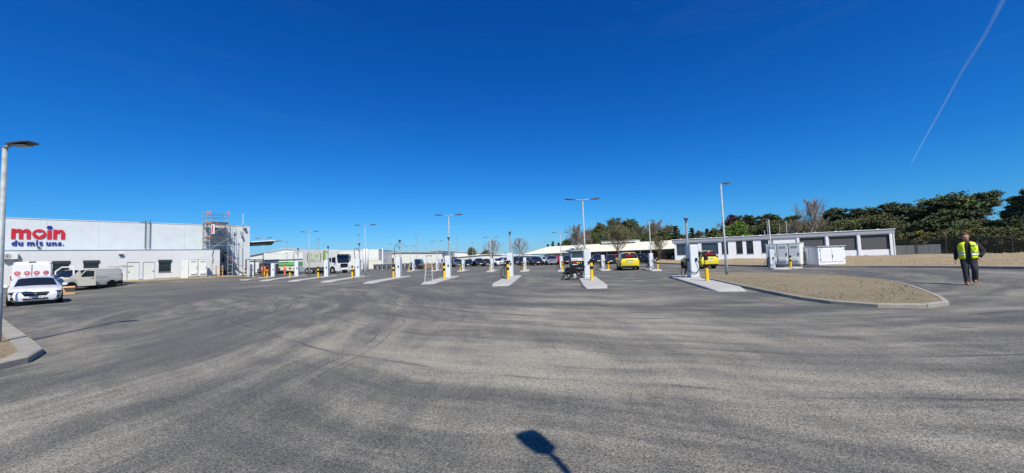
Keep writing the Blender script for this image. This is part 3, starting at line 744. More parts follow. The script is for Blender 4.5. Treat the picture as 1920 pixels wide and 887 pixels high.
lampS = lamp_proto(1); tag(lampS, 'x', 'street lamp', 'single armed street lamps')
place(lampS, (12.05, 21.2, .1), R(15), 'tall single-arm lamp on the brown soil bed at its back edge', 5.3 / 5.6)
for x, y, z, h, rz, lb in ((-11.15, 8.12, .1, 4.36, R(2), 'nearest single-arm lamp at the left edge beside the small sandy bed'),
                          (1.41, -.52, 0, 4.42, R(118), 'single-arm lamp standing right behind the camera, only its shadow shows'),
                          (-23.6, 15.7, 0, 4.4, R(10), 'single-arm lamp beyond the left edge whose shadow crosses the white estate car'),
                          (12.51, 33.85, .05, 4.45, R(20), 'slim single-arm lamp behind the yellow car charger'), (19.75, 28.6, .1, 3.75, R(200), 'slim single-arm lamp in front of the three cream cabinets')):
    e = copy_tree(lampS); place(e, (x, y, z), rz, lb, 1, (.9, .9, h / 5.6) if y > 0 else (.68, .68, h / 5.6))
# far thin light masts
fm = empty('light_mast'); tag(fm, 'x', 'light mast', 'thin light masts among the far halls')
MB().m(M_galv).tube([(0, 0, 0), (0, 0, 7)], [.07, .045], 6).build('pole', None, fm); B('lamp_head', M_steel, fm, (-.25, .25, -.12, .12, 7.0, 7.08))
FM = [(-52.7, 87.2, 'light mast above the flat roof left of the box lorry'), (-41.6, 80.0, 'light mast rising over the box lorry body'), (-30.1, 73.3, 'light mast just right of the box lorry cab'),
      (-34.9, 118.7, 'far light mast above the loading bay hall'), (-21.7, 84.2, 'tall light mast before the ribbon window'), (-14.7, 98.8, 'light mast just right of the stepladder pillar'),
      (-13.3, 124.9, 'light mast in front of the dark round tree'), (12.4, 140.8, 'light mast at the left end of the cream roof'), (38, 126, 'light mast standing above the yellow car with the sloping tailgate'),
      (47.3, 69.0, 'light mast over the middle of the white pavilion roof'), (56.5, 78.7, 'second light mast over the white pavilion roof'), (-66.8, 156.4, 'farthest small mast above the off-white warehouse'), (-39.3, 170.0, 'very far mast behind the gabled hall ridge')]
for i, (x, y, lb) in enumerate(FM):
    e = fm if i == 0 else copy_tree(fm); place(e, (x, y, 0), R(10), lb)
    if y > 100: e.scale = (1.3, 1.3, 1)
for x, y, h in ((-66, 66, 0),): pass
pole = MB().m(M_white).tube([(0, 0, 0), (0, 0, 4.35)], .14, 10).build('white_pipe'); pole.location = (-26.1, 75, 0); tag(pole, 'upright white flue pipe in front of the dark loading bay', 'pipe')
tank = MB().m(M_white).ering([(0, 0, 0, .6, .6), (0, 0, 4.3, .6, .6), (0, 0, 4.5, .35, .35)], 16).build('white_silo', smooth=True); tank.location = (-24.6, 62.5, 0); tank.scale = (.75, .75, .86); tag(tank, 'white cylindrical silo right of the box lorry', 'silo')

def charger_proto():
    e = empty('charging_station')
    W, D, H = .44, .62, 1.85
    MB().m(M_char).span(-D / 2, D / 2, -W / 2, W / 2, .04, H, ch=.018).build('cabinet', None, e)
    B('foot_plate', M_conc, e, (-D / 2 - .06, D / 2 + .06, -W / 2 - .06, W / 2 + .06, -.02, .038), ch=.01)
    B('front_panel', M_char, e, (-D / 2 - .012, -D / 2 - .001, -W / 2 + .03, W / 2 - .03, .25, H - .08), ch=.004)
    B('side_panel', M_char, e, (-D / 2 + .05, D / 2 - .05, W / 2 + .001, W / 2 + .012, .12, H - .08), ch=.004)
    B('vent_grille', M_vent, e, (-D / 2 + .15, D / 2 - .15, -W / 2 - .012, -W / 2 - .001, .2, .5), ch=.003)
    def cable(name, pts, r=.022):
        # smooth catmull
        P = [Vector(p) for p in pts]; Q = []
        for i in range(len(P) - 1):
            a, b, c, d = P[max(i - 1, 0)], P[i], P[i + 1], P[min(i + 2, len(P) - 1)]
            for k in range(5):
                t = k / 5; Q.append(.5 * ((2 * b) + (c - a) * t + (2 * a - 5 * b + 4 * c - d) * t * t + (3 * b - a - 3 * c + d) * t ** 3))
        Q.append(P[-1]); return MB().m(M_black).tube(Q, r, 6).build(name, None, e, True)
    B('plug_holder', M_black, e, (-D / 2 - .10, -D / 2 - .013, -W / 2 + .09, -W / 2 + .20, .95, 1.10), ch=.02)
    B('plug_holder', M_black, e, (-.14, .02, W / 2 + .013, W / 2 + .15, .92, 1.08), ch=.02)
    cable('charging_cable', [(-.06, W / 2 + .1, .95), (-.12, W / 2 + .22, .6), (-.1, W / 2 + .26, .28), (.05, W / 2 + .18, .2), (.12, W / 2 + .1, .55), (.15, W / 2 + .01, .85)])
    return e
chg = charger_proto(); tag(chg, 'x', 'charging station', 'white charging stations')
def mast_proto(arc):
    e = empty('camera_mast')
    MB().m(M_galv).tube([(0, 0, -.02), (0, 0, 3.3)], .055, 10).build('pole', None, e)
    B('camera_head', M_steel, e, (-.20, .10, -.09, .09, 3.30, 3.46), ch=.03)
    if arc:
        pts = [(-.03, .05, 2.6), (-.1, .12, 2.85), (-.25, .30, 2.95), (-.38, .42, 2.7), (-.42, .40, 2.2), (-.40, .3, 1.8)]
        MB().m(M_black).tube(pts, .03, 6).build('cable_arch', None, e, True)
    return e
m0 = mast_proto(False); m1 = mast_proto(True)
for q in (m0, m1): tag(q, 'x', 'mast', 'camera masts behind the chargers')
def bollard_proto():
    e = empty('bollard')
    H = 1.22; r = .088
    MB().m(M_yellow).ering([(0, 0, -.02, r, r), (0, 0, .62, r, r)], 16).build('post', None, e)
    MB().m(M_black).ering([(0, 0, .621, r + .002, r + .002), (0, 0, .80, r + .002, r + .002)], 16).build('black_band', None, e)
    MB().m(M_yellow).ering([(0, 0, .801, r, r), (0, 0, 1.00, r, r)], 16).build('yellow_band', None, e)
    MB().m(M_black).ering([(0, 0, 1.001, r + .004, r + .004), (0, 0, 1.17, r + .004, r + .004), (0, 0, H, r * .6, r * .6)], 16).build('cap', None, e)
    B('foot_plate', M_galv, e, (-.15, .15, -.15, .15, -.03, .012))
    return e
bol = bollard_proto(); tag(bol, 'x', 'bollard', 'yellow and black bollards on the charging islands')
# name: charger xy, height, bollard xy, island front xy, island back xy, mast height, arch
rows = [
 ('nearest, right by the brown soil bed', (10.02, 20.92), 1.85, (9.38, 18.2), (8.15, 14.05), (10.25, 23.3), 3.35, 0, 1.25),
 ('beside the service truck rear', (4.74, 23.77), 1.82, (4.50, 21.55), (3.80, 17.2), (5.05, 25.9), 0, 0, 1.15),
 ('straight ahead with a cable draped over its bollard', (-.20, 28.47), 1.84, (-.36, 25.4), (-.74, 20.74), (.12, 30.6), 3.43, 0, 1.15),
 ('with the stepladder', (-5.38, 31.11), 1.82, (-5.28, 28.7), (-5.66, 24.6), (-5.3, 33.4), 3.33, 0, 1.1),
 ('next left of the stepladder', (-10.54, 34.53), 1.86, (-10.55, 33.0), (-10.8, 27.9), (-10.6, 37.3), 3.44, 1, 1.1),
 ('right of the box lorry cab', (-16.6, 40.16), 1.90, (-15.9, 37.0), (-15.95, 31.8), (-16.8, 42.8), 3.56, 1, 1.15),
 ('in front of the box lorry cab', (-21.74, 43.71), 1.96, (-20.78, 39.9), (-21.07, 35.7), (-22.2, 46.3), 3.52, 1, 1.15),
 ('before the rear end of the box lorry', (-28.19, 48.84), 1.94, (-26.3, 44.1), (-26.2, 39.4), (-29.0, 51.6), 3.64, 1, 1.2),
 ('between the orange workers', (-32.4, 50.6), 1.84, (-30.8, 46.9), (-31.0, 42.8), (-33.6, 53.2), 0, 0, 1.2),
 ('farthest, tight against the hall corner', (-37.1, 53.3), 1.83, (-35.4, 49.5), (-33.2, 43.6), (-38.0, 55.6), 0, 0, 1.2)]
first = True
for i, (nm, c, h, b, a, e_, mh, arc, w) in enumerate(rows):
    va, vb = Vector(a), Vector(e_); ang = math.atan2(vb.y - va.y, vb.x - va.x)
    z0 = .1 if i < 9 else .12
    o = island(a, e_, w, z0, 1.0, 'charging island ' + nm)
    k = chg if i == 0 else copy_tree(chg); k['label'] = 'white charging station ' + nm
    k.location = (c[0], c[1], z0); k.rotation_euler = (0, 0, ang + (R(9) if i == 0 else R(-3) if i < 3 else 0)); k.scale = (1, 1, h / 1.85 - .02)
    q = bol if i == 0 else copy_tree(bol); q['label'] = 'yellow-black bollard of the charger ' + nm; q.location = (b[0], b[1], z0); q.scale = (1, 1, 1.0)
    if mh:
        p = (m1 if arc else m0); used = p.get('used', 0)
        p['used'] = 1
        ms = copy_tree(p) if used else p
        d = (vb - va).normalized(); ms.location = (c[0] + d.x * .42 - (.12 if i == 0 else 0), c[1] + d.y * .42, z0); ms.rotation_euler = (0, 0, ang); ms.scale = (1, 1, (mh) / 3.42)
        ms['label'] = ('camera pole behind the charger ' if not arc else 'camera pole with arched cable behind the charger ') + nm
# extra cables of the two nearest islands
def wire(name, pts, r=.022, parent=None, mt=None):
    P = [Vector(p) for p in pts]; Q = []
    for i in range(len(P) - 1):
        a, b, c, d = P[max(i - 1, 0)], P[i], P[i + 1], P[min(i + 2, len(P) - 1)]
        for k in range(6):
            t = k / 6; Q.append(.5 * ((2 * b) + (c - a) * t + (2 * a - 5 * b + 4 * c - d) * t * t + (3 * b - a - 3 * c + d) * t ** 3))
    Q.append(P[-1]); return MB().m(mt or M_black).tube(Q, r, 6).build(name, None, parent, True)
wire('charging_cable', [(-.42, -.08, .98), (-.44, -.16, .8), (-.42, -.20, .5), (-.40, -.05, .32), (-.38, .12, .30), (-.2, .3, .40), (.0, .36, .8)], .02, chg)
wire('charging_cable', [(-.1, .36, .95), (-.25, .62, .6), (-.15, .7, .25), (.1, .5, .05), (.2, .3, .3), (.25, .24, .8)], .02, chg)
cC = wire('charging_cable', [(-.42, 25.5, 1.22), (-.56, 25.6, .98), (-.78, 25.7, .70), (-.85, 25.8, .35), (-.6, 26, .15), (-.45, 26.6, .3), (-.5, 27.8, .9)], .026)
tag(cC, 'thick black cable hanging from the bollard straight ahead', 'cable')
cb = B('plug_holder', M_black, None, (-.60, -.16, 25.33, 25.50, 1.22, 1.36), ch=.05); tag(cb, 'black plug lying across the top of the bollard straight ahead', 'plug')
# second row
sec = [('farthest of the back row', -15.46, 58.16, 1.80, -.45), ('half hidden behind the stepladder', -11.16, 55.15, 1.51, -.5), ('before the grey-blue parked off-roader', -6.6, 49.75, 1.39, -.3),
       ('left of the white parked hatchback', -2.51, 44.96, 1.41, -.25), ('in front of the larger bare tree', 1.34, 42.08, 1.41, -.2), ('before the red parked car', 5.02, 38.89, 1.39, .0),
       ('right of the service truck', 8.92, 37.15, 1.39, .3), ('right beside the first yellow car', 12.27, 33.34, 1.40, .25), ('in front of the three cream cabinets', 19.55, 28.33, 1.35, .75), ('hidden behind the second yellow car', 17.05, 34.6, 1.5, .3)]
for i, (nm, x, y, h, bo) in enumerate(sec):
    d = Vector((x, y)).normalized() * .35 + Vector((.09, 1)).normalized() * .65; d = Vector((.09, 1)).normalized(); ang = math.atan2(d.y, d.x)
    a = Vector((x, y)) - d * 1.9; b = Vector((x, y)) + d * 2.2
    if i == 8: a = Vector((x, y)) - Vector((.2, .9)); b = Vector((x, y)) + Vector((2.2, .2))
    island(a, b, 1.0, .1, .5, 'back row island ' + nm, 'back row charging islands')
    k = copy_tree(chg if False else next(o for o in [chg])); 
    for ch_ in list(k.children):
        if ch_.name.startswith('charging_cable') and ch_ is not None and i % 2: pass
    k['label'] = 'smaller white charging station ' + nm; k['group'] = 'back row charging stations'
    k.location = (x, y, .1); k.rotation_euler = (0, 0, ang + (R(-14) if i == 8 else 0)); k.scale = (.74, .74, h / 1.85)
    q = copy_tree(bol); q['label'] = 'small bollard of the charger ' + nm; q['group'] = 'small bollards in the back row'
    q.location = (x + bo, y - .9, .1); q.scale = (.85, .85, .74)

# stepladder leaning open next to the fourth pillar
sl = empty('step_ladder', (-5.95, 26.6, .0), R(95), 'white double stepladder standing left of the bollard', 'ladder')
for s in (-1, 1):
    MB().m(M_alu).tube([(-.55, s * .27, .02), (0, s * .17, 1.85)], .020, 6).build('rail', None, sl)
    MB().m(M_alu).tube([(.55, s * .27, .02), (0, s * .17, 1.83)], .014, 6).build('rear_rail', None, sl)
    B('foot', M_black, sl, (-.60, -.50, s * .27 - .03, s * .27 + .03, -.01, .05))
for k in range(6):
    z = .28 + k * .27; f = z / 1.85; MB().m(M_alu).box((-.55 * (1 - f), 0, z), (.05, (.27 - .10 * f) * 2, .02)).build('rung', None, sl)
B('top_cap', M_steel, sl, (-.10, .10, -.2, .2, 1.86, 1.90))

# ------------------------------------------------------------------ cabinets and kiosk
def power_cabinet(name, W, D, H, nd, loc, rz, label, grp=None):
    e = empty(name, loc, rz, label, 'cabinet', grp)
    MB().m(M_cab).span(0, W, 0, D, .12, H, ch=.02).build('housing', None, e); B('plinth', M_plinth, e, (.03, W - .03, .03, D - .03, -.1, .118))
    B('roof_cap', M_cab, e, (-.02, W + .02, -.03, D + .02, H + .001, H + .05))
    for k in range(nd):
        a = W * k / nd + .04; b = W * (k + 1) / nd - .04
        d = B('door', M_cab, e, (a, b, -.03, -.002, .2, H - .05), ch=.008)
        B('vent_grille', M_vent, d, (a + .12, b - .12, -.04, -.031, H - .34, H - .18))
        B('intake_hood', M_cab, d, (a + .08, b - .08, -.10, -.031, .42, .64), ch=.02); B('intake_slot', M_vent, d, (a + .1, b - .1, -.095, -.031, .35, .418))
        B('handle', M_black, d, (b - .10, b - .06, -.06, -.031, H * .48, H * .60))
    return e
for k in range(3):
    t = Vector((22.68 - 21.07, 29.55 - 31.73)).normalized(); pos = Vector((21.25, 31.4)) + t * (.80 * k)
    power_cabinet('power_cabinet', .78, .9, 1.78, 1, (pos.x, pos.y, .1), math.atan2(t.y, t.x), ['cream power cabinet farthest left of three beside the pavilion', 'middle cream power cabinet of the three beside the pavilion', 'cream power cabinet next to the white kiosk'][k], 'cream power cabinets before the pavilion')
w = (Vector((math.cos(HANG), math.sin(HANG))), Vector((-math.sin(HANG), math.cos(HANG))))
def hl(s, y, z=0): p = Vector((HALL[0], HALL[1])) + w[0] * s + w[1] * y; return (p.x, p.y, z)
power_cabinet('power_cabinet', .80, .7, 2.15, 1, hl(12.75, -1.5, rise(13, -1.5) + .02), HANG, 'taller vented cabinet pair left door, against the white hall', 'cabinets against the hall')
power_cabinet('power_cabinet', .80, .7, 2.12, 1, hl(13.6, -1.5, rise(13.8, -1.5) + .02), HANG, 'vented cabinet right of its twin, against the white hall', 'cabinets against the hall')
pc = empty('meter_cabinet', hl(12.05, -1.4, rise(12.2, -1.4)), HANG, 'plain cream meter cabinet left of the vented cabinets at the hall', 'cabinet')
MB().m(M_cab).span(0, .66, 0, .6, 0, 2.1, ch=.02).build('housing', None, pc); B('lock', M_black, pc, (.1, .14, -.02, -.002, 1.2, 1.28))
# transformer kiosk
ks = empty('transformer_kiosk', (23.45, 28.75, .1), math.atan2(28.61 - 28.55 + .18, 25.69 - 23.41), 'white transformer kiosk with double doors and grey flat roof', 'kiosk')
KW, KD, KH = 2.3, 2.7, 1.42
MB().m(M_cabw).span(0, KW, 0, KD, .06, KH, ch=.012).build('housing', None, ks); B('base', M_plinth, ks, (.02, KW - .02, .02, KD - .02, -.15, .058))
B('roof', M_trim, ks, (-.07, KW + .07, -.07, KD + .07, KH + .001, KH + .09), ch=.015)
for k in (0, 1):
    a, b = (.18, 1.13) if k == 0 else (1.16, 2.12)
    d = B('door', M_cabw, ks, (a, b, -.035, -.002, .28, KH - .12), ch=.008)
    for z in (.42, KH - .25): B('hinge', M_anth, d, ((a - .06) if k == 0 else (b + .01), (a - .01) if k == 0 else (b + .06), -.05, -.002, z, z + .07))
B('handle', M_black, ks, (1.115, 1.175, -.065, -.036, .62, .78)); B('lamp', M_anth, ks, (.28, .36, -.03, -.002, KH - .09, KH - .04), (1.86, 1.94, -.03, -.002, KH - .09, KH - .04))
sd = B('side_door', M_cabw, ks, (-.035, -.002, .8, 1.75, .22, KH - .1), ch=.008); B('vent_grille', M_vent, sd, (-.045, -.036, 1.0, 1.55, .38, KH - .25))
for k in range(8): B('louvre', M_anth, sd, (-.055, -.0455, 1.02, 1.53, .42 + k * .085, .45 + k * .085))

# ------------------------------------------------------------------ vehicles
KINDS = {
 # x from front(+) to rear(-), zbot, zbelt, ztop, halfwidth, roof halfwidth, flag of the span that starts here
 'estate': (4.95, 1.86, 1.50, .33, (1.50, -1.38), [(2.47, .34, .60, .62, .55, .40, 'h'), (2.42, .24, .66, .70, .72, .55, 'h'), (2.20, .20, .72, .80, .87, .70, 'h'), (1.6, .20, .84, .90, .92, .74, 'h'), (1.02, .20, .93, .99, .93, .72, 'w'), (.20, .2, .96, 1.41, .93, .60, 'p'), (.12, .2, .96, 1.44, .93, .60, 'g'), (-.62, .2, .97, 1.49, .93, .60, 'p'), (-.72, .2, .97, 1.49, .93, .60, 'g'), (-1.55, .2, .99, 1.46, .92, .58, 'p'), (-1.63, .2, .99, 1.46, .92, .57, 'g'), (-2.02, .22, 1.01, 1.40, .90, .54, 'r'), (-2.32, .25, 1.02, 1.07, .86, .66, 'h'), (-2.42, .30, .95, .98, .78, .6, 'h')]),
 'suv': (4.5, 1.85, 1.66, .36, (1.38, -1.32), [(2.25, .42, .66, .70, .62, .48, 'h'), (2.20, .30, .82, .88, .80, .62, 'h'), (1.95, .26, .94, .99, .89, .74, 'h'), (1.15, .26, 1.03, 1.08, .925, .76, 'w'), (.42, .26, 1.05, 1.56, .925, .62, 'p'), (.35, .26, 1.05, 1.58, .925, .62, 'g'), (-.42, .26, 1.07, 1.64, .925, .62, 'p'), (-.52, .26, 1.07, 1.64, .925, .62, 'g'), (-1.3, .26, 1.09, 1.61, .92, .60, 'p'), (-1.4, .26, 1.09, 1.61, .91, .60, 'g'), (-1.8, .28, 1.10, 1.57, .90, .58, 'r'), (-2.12, .3, 1.10, 1.15, .88, .68, 'h'), (-2.25, .40, 1.0, 1.02, .82, .6, 'h')]),
 'hatch': (4.0, 1.74, 1.48, .31, (1.25, -1.22), [(2.0, .38, .58, .62, .56, .42, 'h'), (1.95, .26, .70, .76, .74, .56, 'h'), (1.7, .22, .82, .88, .84, .68, 'h'), (1.1, .22, .92, .98, .87, .70, 'w'), (.32, .22, .94, 1.41, .87, .56, 'p'), (.25, .22, .94, 1.43, .87, .56, 'g'), (-.42, .22, .96, 1.47, .87, .56, 'p'), (-.5, .22, .96, 1.47, .87, .56, 'g'), (-1.15, .22, .98, 1.44, .86, .55, 'p'), (-1.5, .24, 1.0, 1.38, .84, .53, 'r'), (-1.85, .28, 1.0, 1.04, .82, .62, 'h'), (-2.0, .38, .9, .92, .76, .56, 'h')]),
 'mpv': (4.3, 1.83, 1.80, .32, (1.42, -1.28), [(2.15, .40, .66, .70, .60, .46, 'h'), (2.10, .28, .80, .86, .78, .60, 'h'), (1.85, .24, .92, .99, .88, .72, 'h'), (1.35, .24, 1.02, 1.10, .915, .76, 'w'), (.55, .24, 1.06, 1.68, .915, .68, 'p'), (.45, .24, 1.06, 1.71, .915, .68, 'g'), (-.35, .24, 1.07, 1.79, .915, .70, 'p'), (-.45, .24, 1.07, 1.79, .915, .70, 'g'), (-1.25, .24, 1.08, 1.78, .91, .67, 'p'), (-1.35, .24, 1.08, 1.77, .91, .66, 'g'), (-1.86, .25, 1.09, 1.69, .90, .60, 'r'), (-2.06, .28, 1.10, 1.16, .89, .78, 'h'), (-2.13, .34, .98, 1.02, .86, .76, 'h'), (-2.15, .38, .80, .84, .84, .7, 'h')]),
 'van': (5.1, 1.92, 1.90, .34, (1.65, -1.55), [(2.55, .42, .66, .72, .62, .50, 'h'), (2.50, .30, .86, .92, .82, .66, 'h'), (2.2, .26, 1.02, 1.08, .92, .78, 'h'), (1.72, .26, 1.10, 1.16, .95, .80, 'w'), (.95, .26, 1.12, 1.76, .955, .72, 'p'), (.86, .26, 1.12, 1.79, .955, .72, 'g'), (.10, .26, 1.12, 1.86, .96, .74, 'p'), (-.1, .26, 1.12, 1.88, .96, .78, 'h'), (-2.3, .28, 1.12, 1.88, .955, .78, 'h'), (-2.48, .30, 1.12, 1.84, .94, .76, 'h'), (-2.55, .36, 1.10, 1.76, .90, .74, 'h')]),
 'bigvan': (5.9, 2.02, 2.55, .36, (1.95, -1.75), [(2.95, .44, .74, .80, .66, .52, 'h'), (2.90, .32, .94, 1.0, .86, .68, 'h'), (2.6, .28, 1.12, 1.2, .96, .80, 'h'), (2.1, .28, 1.26, 1.34, 1.0, .84, 'w'), (1.35, .28, 1.30, 2.2, 1.005, .78, 'p'), (1.25, .28, 1.30, 2.3, 1.005, .78, 'g'), (.55, .28, 1.30, 2.48, 1.01, .80, 'p'), (.3, .28, 1.30, 2.50, 1.01, .84, 'h'), (-2.7, .30, 1.30, 2.50, 1.0, .84, 'h'), (-2.88, .32, 1.30, 2.46, .98, .82, 'h'), (-2.95, .40, 1.28, 2.38, .95, .78, 'h')]),
}
def paint(name, c, metal=.0): return mat('paint_' + name, c, .28, metal, .02, coat=.8)
def car(kind, pm, loc, heading, label, cat='car', sc=1.0, group=None, rim=None, detail=True, dark_lamps=False, trim=True):
    Lc, Wc, Hc, wr, axles, st = KINDS[kind]
    e = empty('parked_car' if cat == 'car' else cat.replace(' ', '_'), loc, heading, label, cat, group); e.scale = (sc, sc, sc)
    bd = MB().m(pm); gl = MB().m(M_cglass); rings = []
    for (x, zb, zl, zt, w, wt, fl) in st:
        mid = (zb + zl) * .52
        side = [(0, zb), (w * .80, zb), (w * .97, zb + .10), (w, mid), (w * .995, zl - .10), (w * .965, zl), (wt + .02, zt - .06 if zt - zl > .2 else zt - .02), (wt * .86, zt), (0, zt + (.03 if zt - zl > .2 else .02))]
        rings.append([(x, y, z) for y, z in side] + [(x, -y, z) for y, z in side[-2:0:-1]])
    n = len(rings[0])
    for r in rings: bd.v += r
    panes = {}
    for i in range(len(rings) - 1):
        fl = st[i][6]
        for j in range(n):
            q = (j + 1) % n; f = (i * n + j, i * n + n + j, i * n + n + q, i * n + q)
            seg = j if j < 8 else n - 1 - j       # 0..7 segment index measured from below
            g = (fl == 'g' and seg == 5) or (fl in 'wr' and seg in (6, 7))
            if g: panes.setdefault((fl, i, 0 if fl in 'wr' else (1 if j < 8 else 2)), []).append(f)
            else: bd.f.append(f); bd.mi.append(0)
    bd.f.append(tuple(range(n))); bd.mi.append(0); o = (len(rings) - 1) * n; bd.f.append(tuple(range(o + n - 1, o - 1, -1))); bd.mi.append(0)
    body = bd.build('body', None, e)
    me = body.data; me.polygons.foreach_set('use_smooth', [True] * len(me.polygons))
    try: me.set_sharp_from_angle(angle=R(38))
    except Exception: pass
    for (fl, i, sd_), fcs in panes.items():
        used = sorted({q for f in fcs for q in f}); ix = {q: t for t, q in enumerate(used)}
        MB().m(M_cglass).add([bd.v[q] for q in used], [tuple(ix[q] for q in f) for f in fcs]).build({'w': 'windscreen', 'g': 'side_window', 'r': 'rear_window'}[fl], None, e)
    hw = Wc / 2
    for ax in axles:
        for s in (-1, 1):
            B0 = MB().m(M_black).cyl((ax, s * (hw - .045), wr + .03), wr + .055, .10, 18, 'Y').build('wheel_arch', None, e)
            wh = MB().m(M_rubber).cyl((ax, s * (hw - .125), wr), wr, .20, 20, 'Y').build('wheel', None, e)
            MB().m(rim or M_rim).cyl((ax, s * (hw - .035), wr), wr * .64, .05, 14, 'Y').build('rim', None, wh)
            MB().m(M_black).cyl((ax, s * (hw - .008), wr), wr * .16, .012, 8, 'Y').build('hub', None, wh)
            if detail:
                for k in range(5):
                    a = 2 * math.pi * k / 5 + .3
                    MB().m(M_black).tube([(ax + math.cos(a) * wr * .28, s * (hw - .008), wr + math.sin(a) * wr * .28), (ax + math.cos(a) * wr * .52, s * (hw - .008), wr + math.sin(a) * wr * .52)], [.02, .045], 4).build('spoke_gap', None, wh)
    f, r = st[0][0], st[-1][0]; zb = st[1][1]
    hz = {'estate': .66, 'suv': .80, 'hatch': .70, 'mpv': .80, 'van': .84, 'bigvan': .92}[kind]
    for s in (-1, 1):
        # head lamps follow the front corner
        wn0 = st[1][4]
        h = MB().m(M_dlamp if dark_lamps else M_hlamp).box((f - .17, s * (wn0 - .06), hz), (.10, .46, .13), rz=-s * R(36), ch=.03).build('headlight', None, e)
        zt_ = {'estate': .86, 'suv': .95, 'hatch': .86, 'mpv': 1.12, 'van': 1.05, 'bigvan': 1.15}[kind]
        if kind in ('mpv', 'van', 'bigvan'): MB().m(M_tail).box((r + .06, s * (hw - .10), zt_), (.08, .14, .62) if kind != 'mpv' else (.07, .09, .30), ch=.02).build('tail_light', None, e)
        else: MB().m(M_tail).box((r + .10, s * (hw - .20), zt_), (.12, .34, .14), rz=s * R(22), ch=.03).build('tail_light', None, e)
        mi = MB().m(pm if kind != 'van' else M_black).box((st[4][0] + (-.05 if kind != 'estate' else -.1), s * (hw + .10), st[4][2] + .08), (.12, .20, .14), ch=.04).build('mirror', None, e)
    gr_ = MB().m(M_black); g0 = hz - .17; g1 = hz + .03; gr_.add([(f + .012, -.36, g0), (f + .012, .36, g0), (f + .008, .46, g1 - .03), (f - .01, .40, g1), (f - .01, -.40, g1), (f + .008, -.46, g1 - .03), (f - .08, -.36, g0), (f - .08, .36, g0), (f - .08, .46, g1 - .03), (f - .08, .40, g1), (f - .08, -.40, g1), (f - .08, -.46, g1 - .03)], [(0, 1, 2, 3, 4, 5), (0, 6, 7, 1), (1, 7, 8, 2), (2, 8, 9, 3), (3, 9, 10, 4), (4, 10, 11, 5), (5, 11, 6, 0)]).build('grille', None, e)
    MB().m(M_black).box((f - .02, 0, zb + .10), (.09, .84, .07), ch=.02).build('air_intake', None, e)
    B('number_plate', M_plate, e, (f + .018, f + .026, -.26, .26, hz - .29, hz - .18)); B('number_plate', M_plate, e, (r - .022, r - .008, -.26, .26, .72 if kind not in ('mpv', 'van') else .80, .83 if kind not in ('mpv', 'van') else .91))
    B('rear_bumper', M_black, e, (r - .03, r + .10, -hw + .16, hw - .16, .30, .42))
    for ys in (-1, 1): B('sill_trim', M_black, e, (axles[1] + wr + .08, axles[0] - wr - .08, ys * hw - .03, ys * hw + .012, st[4][1] - .0, st[4][1] + .09))
    return e
P_white = paint('white', (.78, .79, .80)); P_beige = paint('beige', (.56, .55, .46)); P_yel = paint('yellow', (.66, .56, .01))
P_blk = paint('black', (.010, .010, .013)); P_navy = paint('navy', (.012, .015, .026)); P_grey = paint('graphite', (.06, .065, .07), .4); P_silver = paint('silver', (.38, .39, .41), .6)
P_bluegrey = paint('bluegrey', (.10, .13, .17), .4); P_redc = paint('red', (.50, .015, .015)); P_lr = paint('lorry_white', (.72, .73, .72))
# the white estate on the left
we = car('estate', P_white, (-26.0, 20.4, 0), math.atan2(-19.6, 24.9), 'white estate car with black grille facing the camera in front of the panel van', dark_lamps=True, sc=.96)
for sgn in (-1, 1):
    MB().m(M_chrome).box((2.49, sgn * .24, .615), (.016, .40, .018), rx=sgn * R(5)).build('chrome_wing', None, we)
    MB().m(M_black).box((2.36, sgn * .70, .38), (.10, .22, .16), rz=-sgn * R(30), ch=.03).build('fog_lamp_surround', None, we)
    MB().m(M_chrome).box((2.43, sgn * .68, .30), (.02, .30, .02), rz=-sgn * R(30), rx=sgn * R(25)).build('bumper_strip', None, we)
    MB().m(M_alu).tube([(.2, sgn * .60, 1.47), (-.6, sgn * .62, 1.535), (-1.6, sgn * .58, 1.49)], .018, 5).build('roof_rail', None, we)
    MB().m(P_white).tube([(2.3, sgn * .30, .775), (1.6, sgn * .48, .90), (1.05, sgn * .60, .985)], .014, 5).build('bonnet_crease', None, we)
MB().m(M_chrome).cyl((2.497, 0, .61), .055, .016, 16, 'X').build('badge', None, we)
for k in range(5): B('plate_mark', M_ink, we, (2.4965, 2.4995, -.20 + k * .085, -.16 + k * .085, .405, .45))
for a in (-.35, .25): MB().m(M_black).tube([(1.06, a, 1.02), (.92, a + .42, 1.12)], .012, 4).build('wiper', None, we)
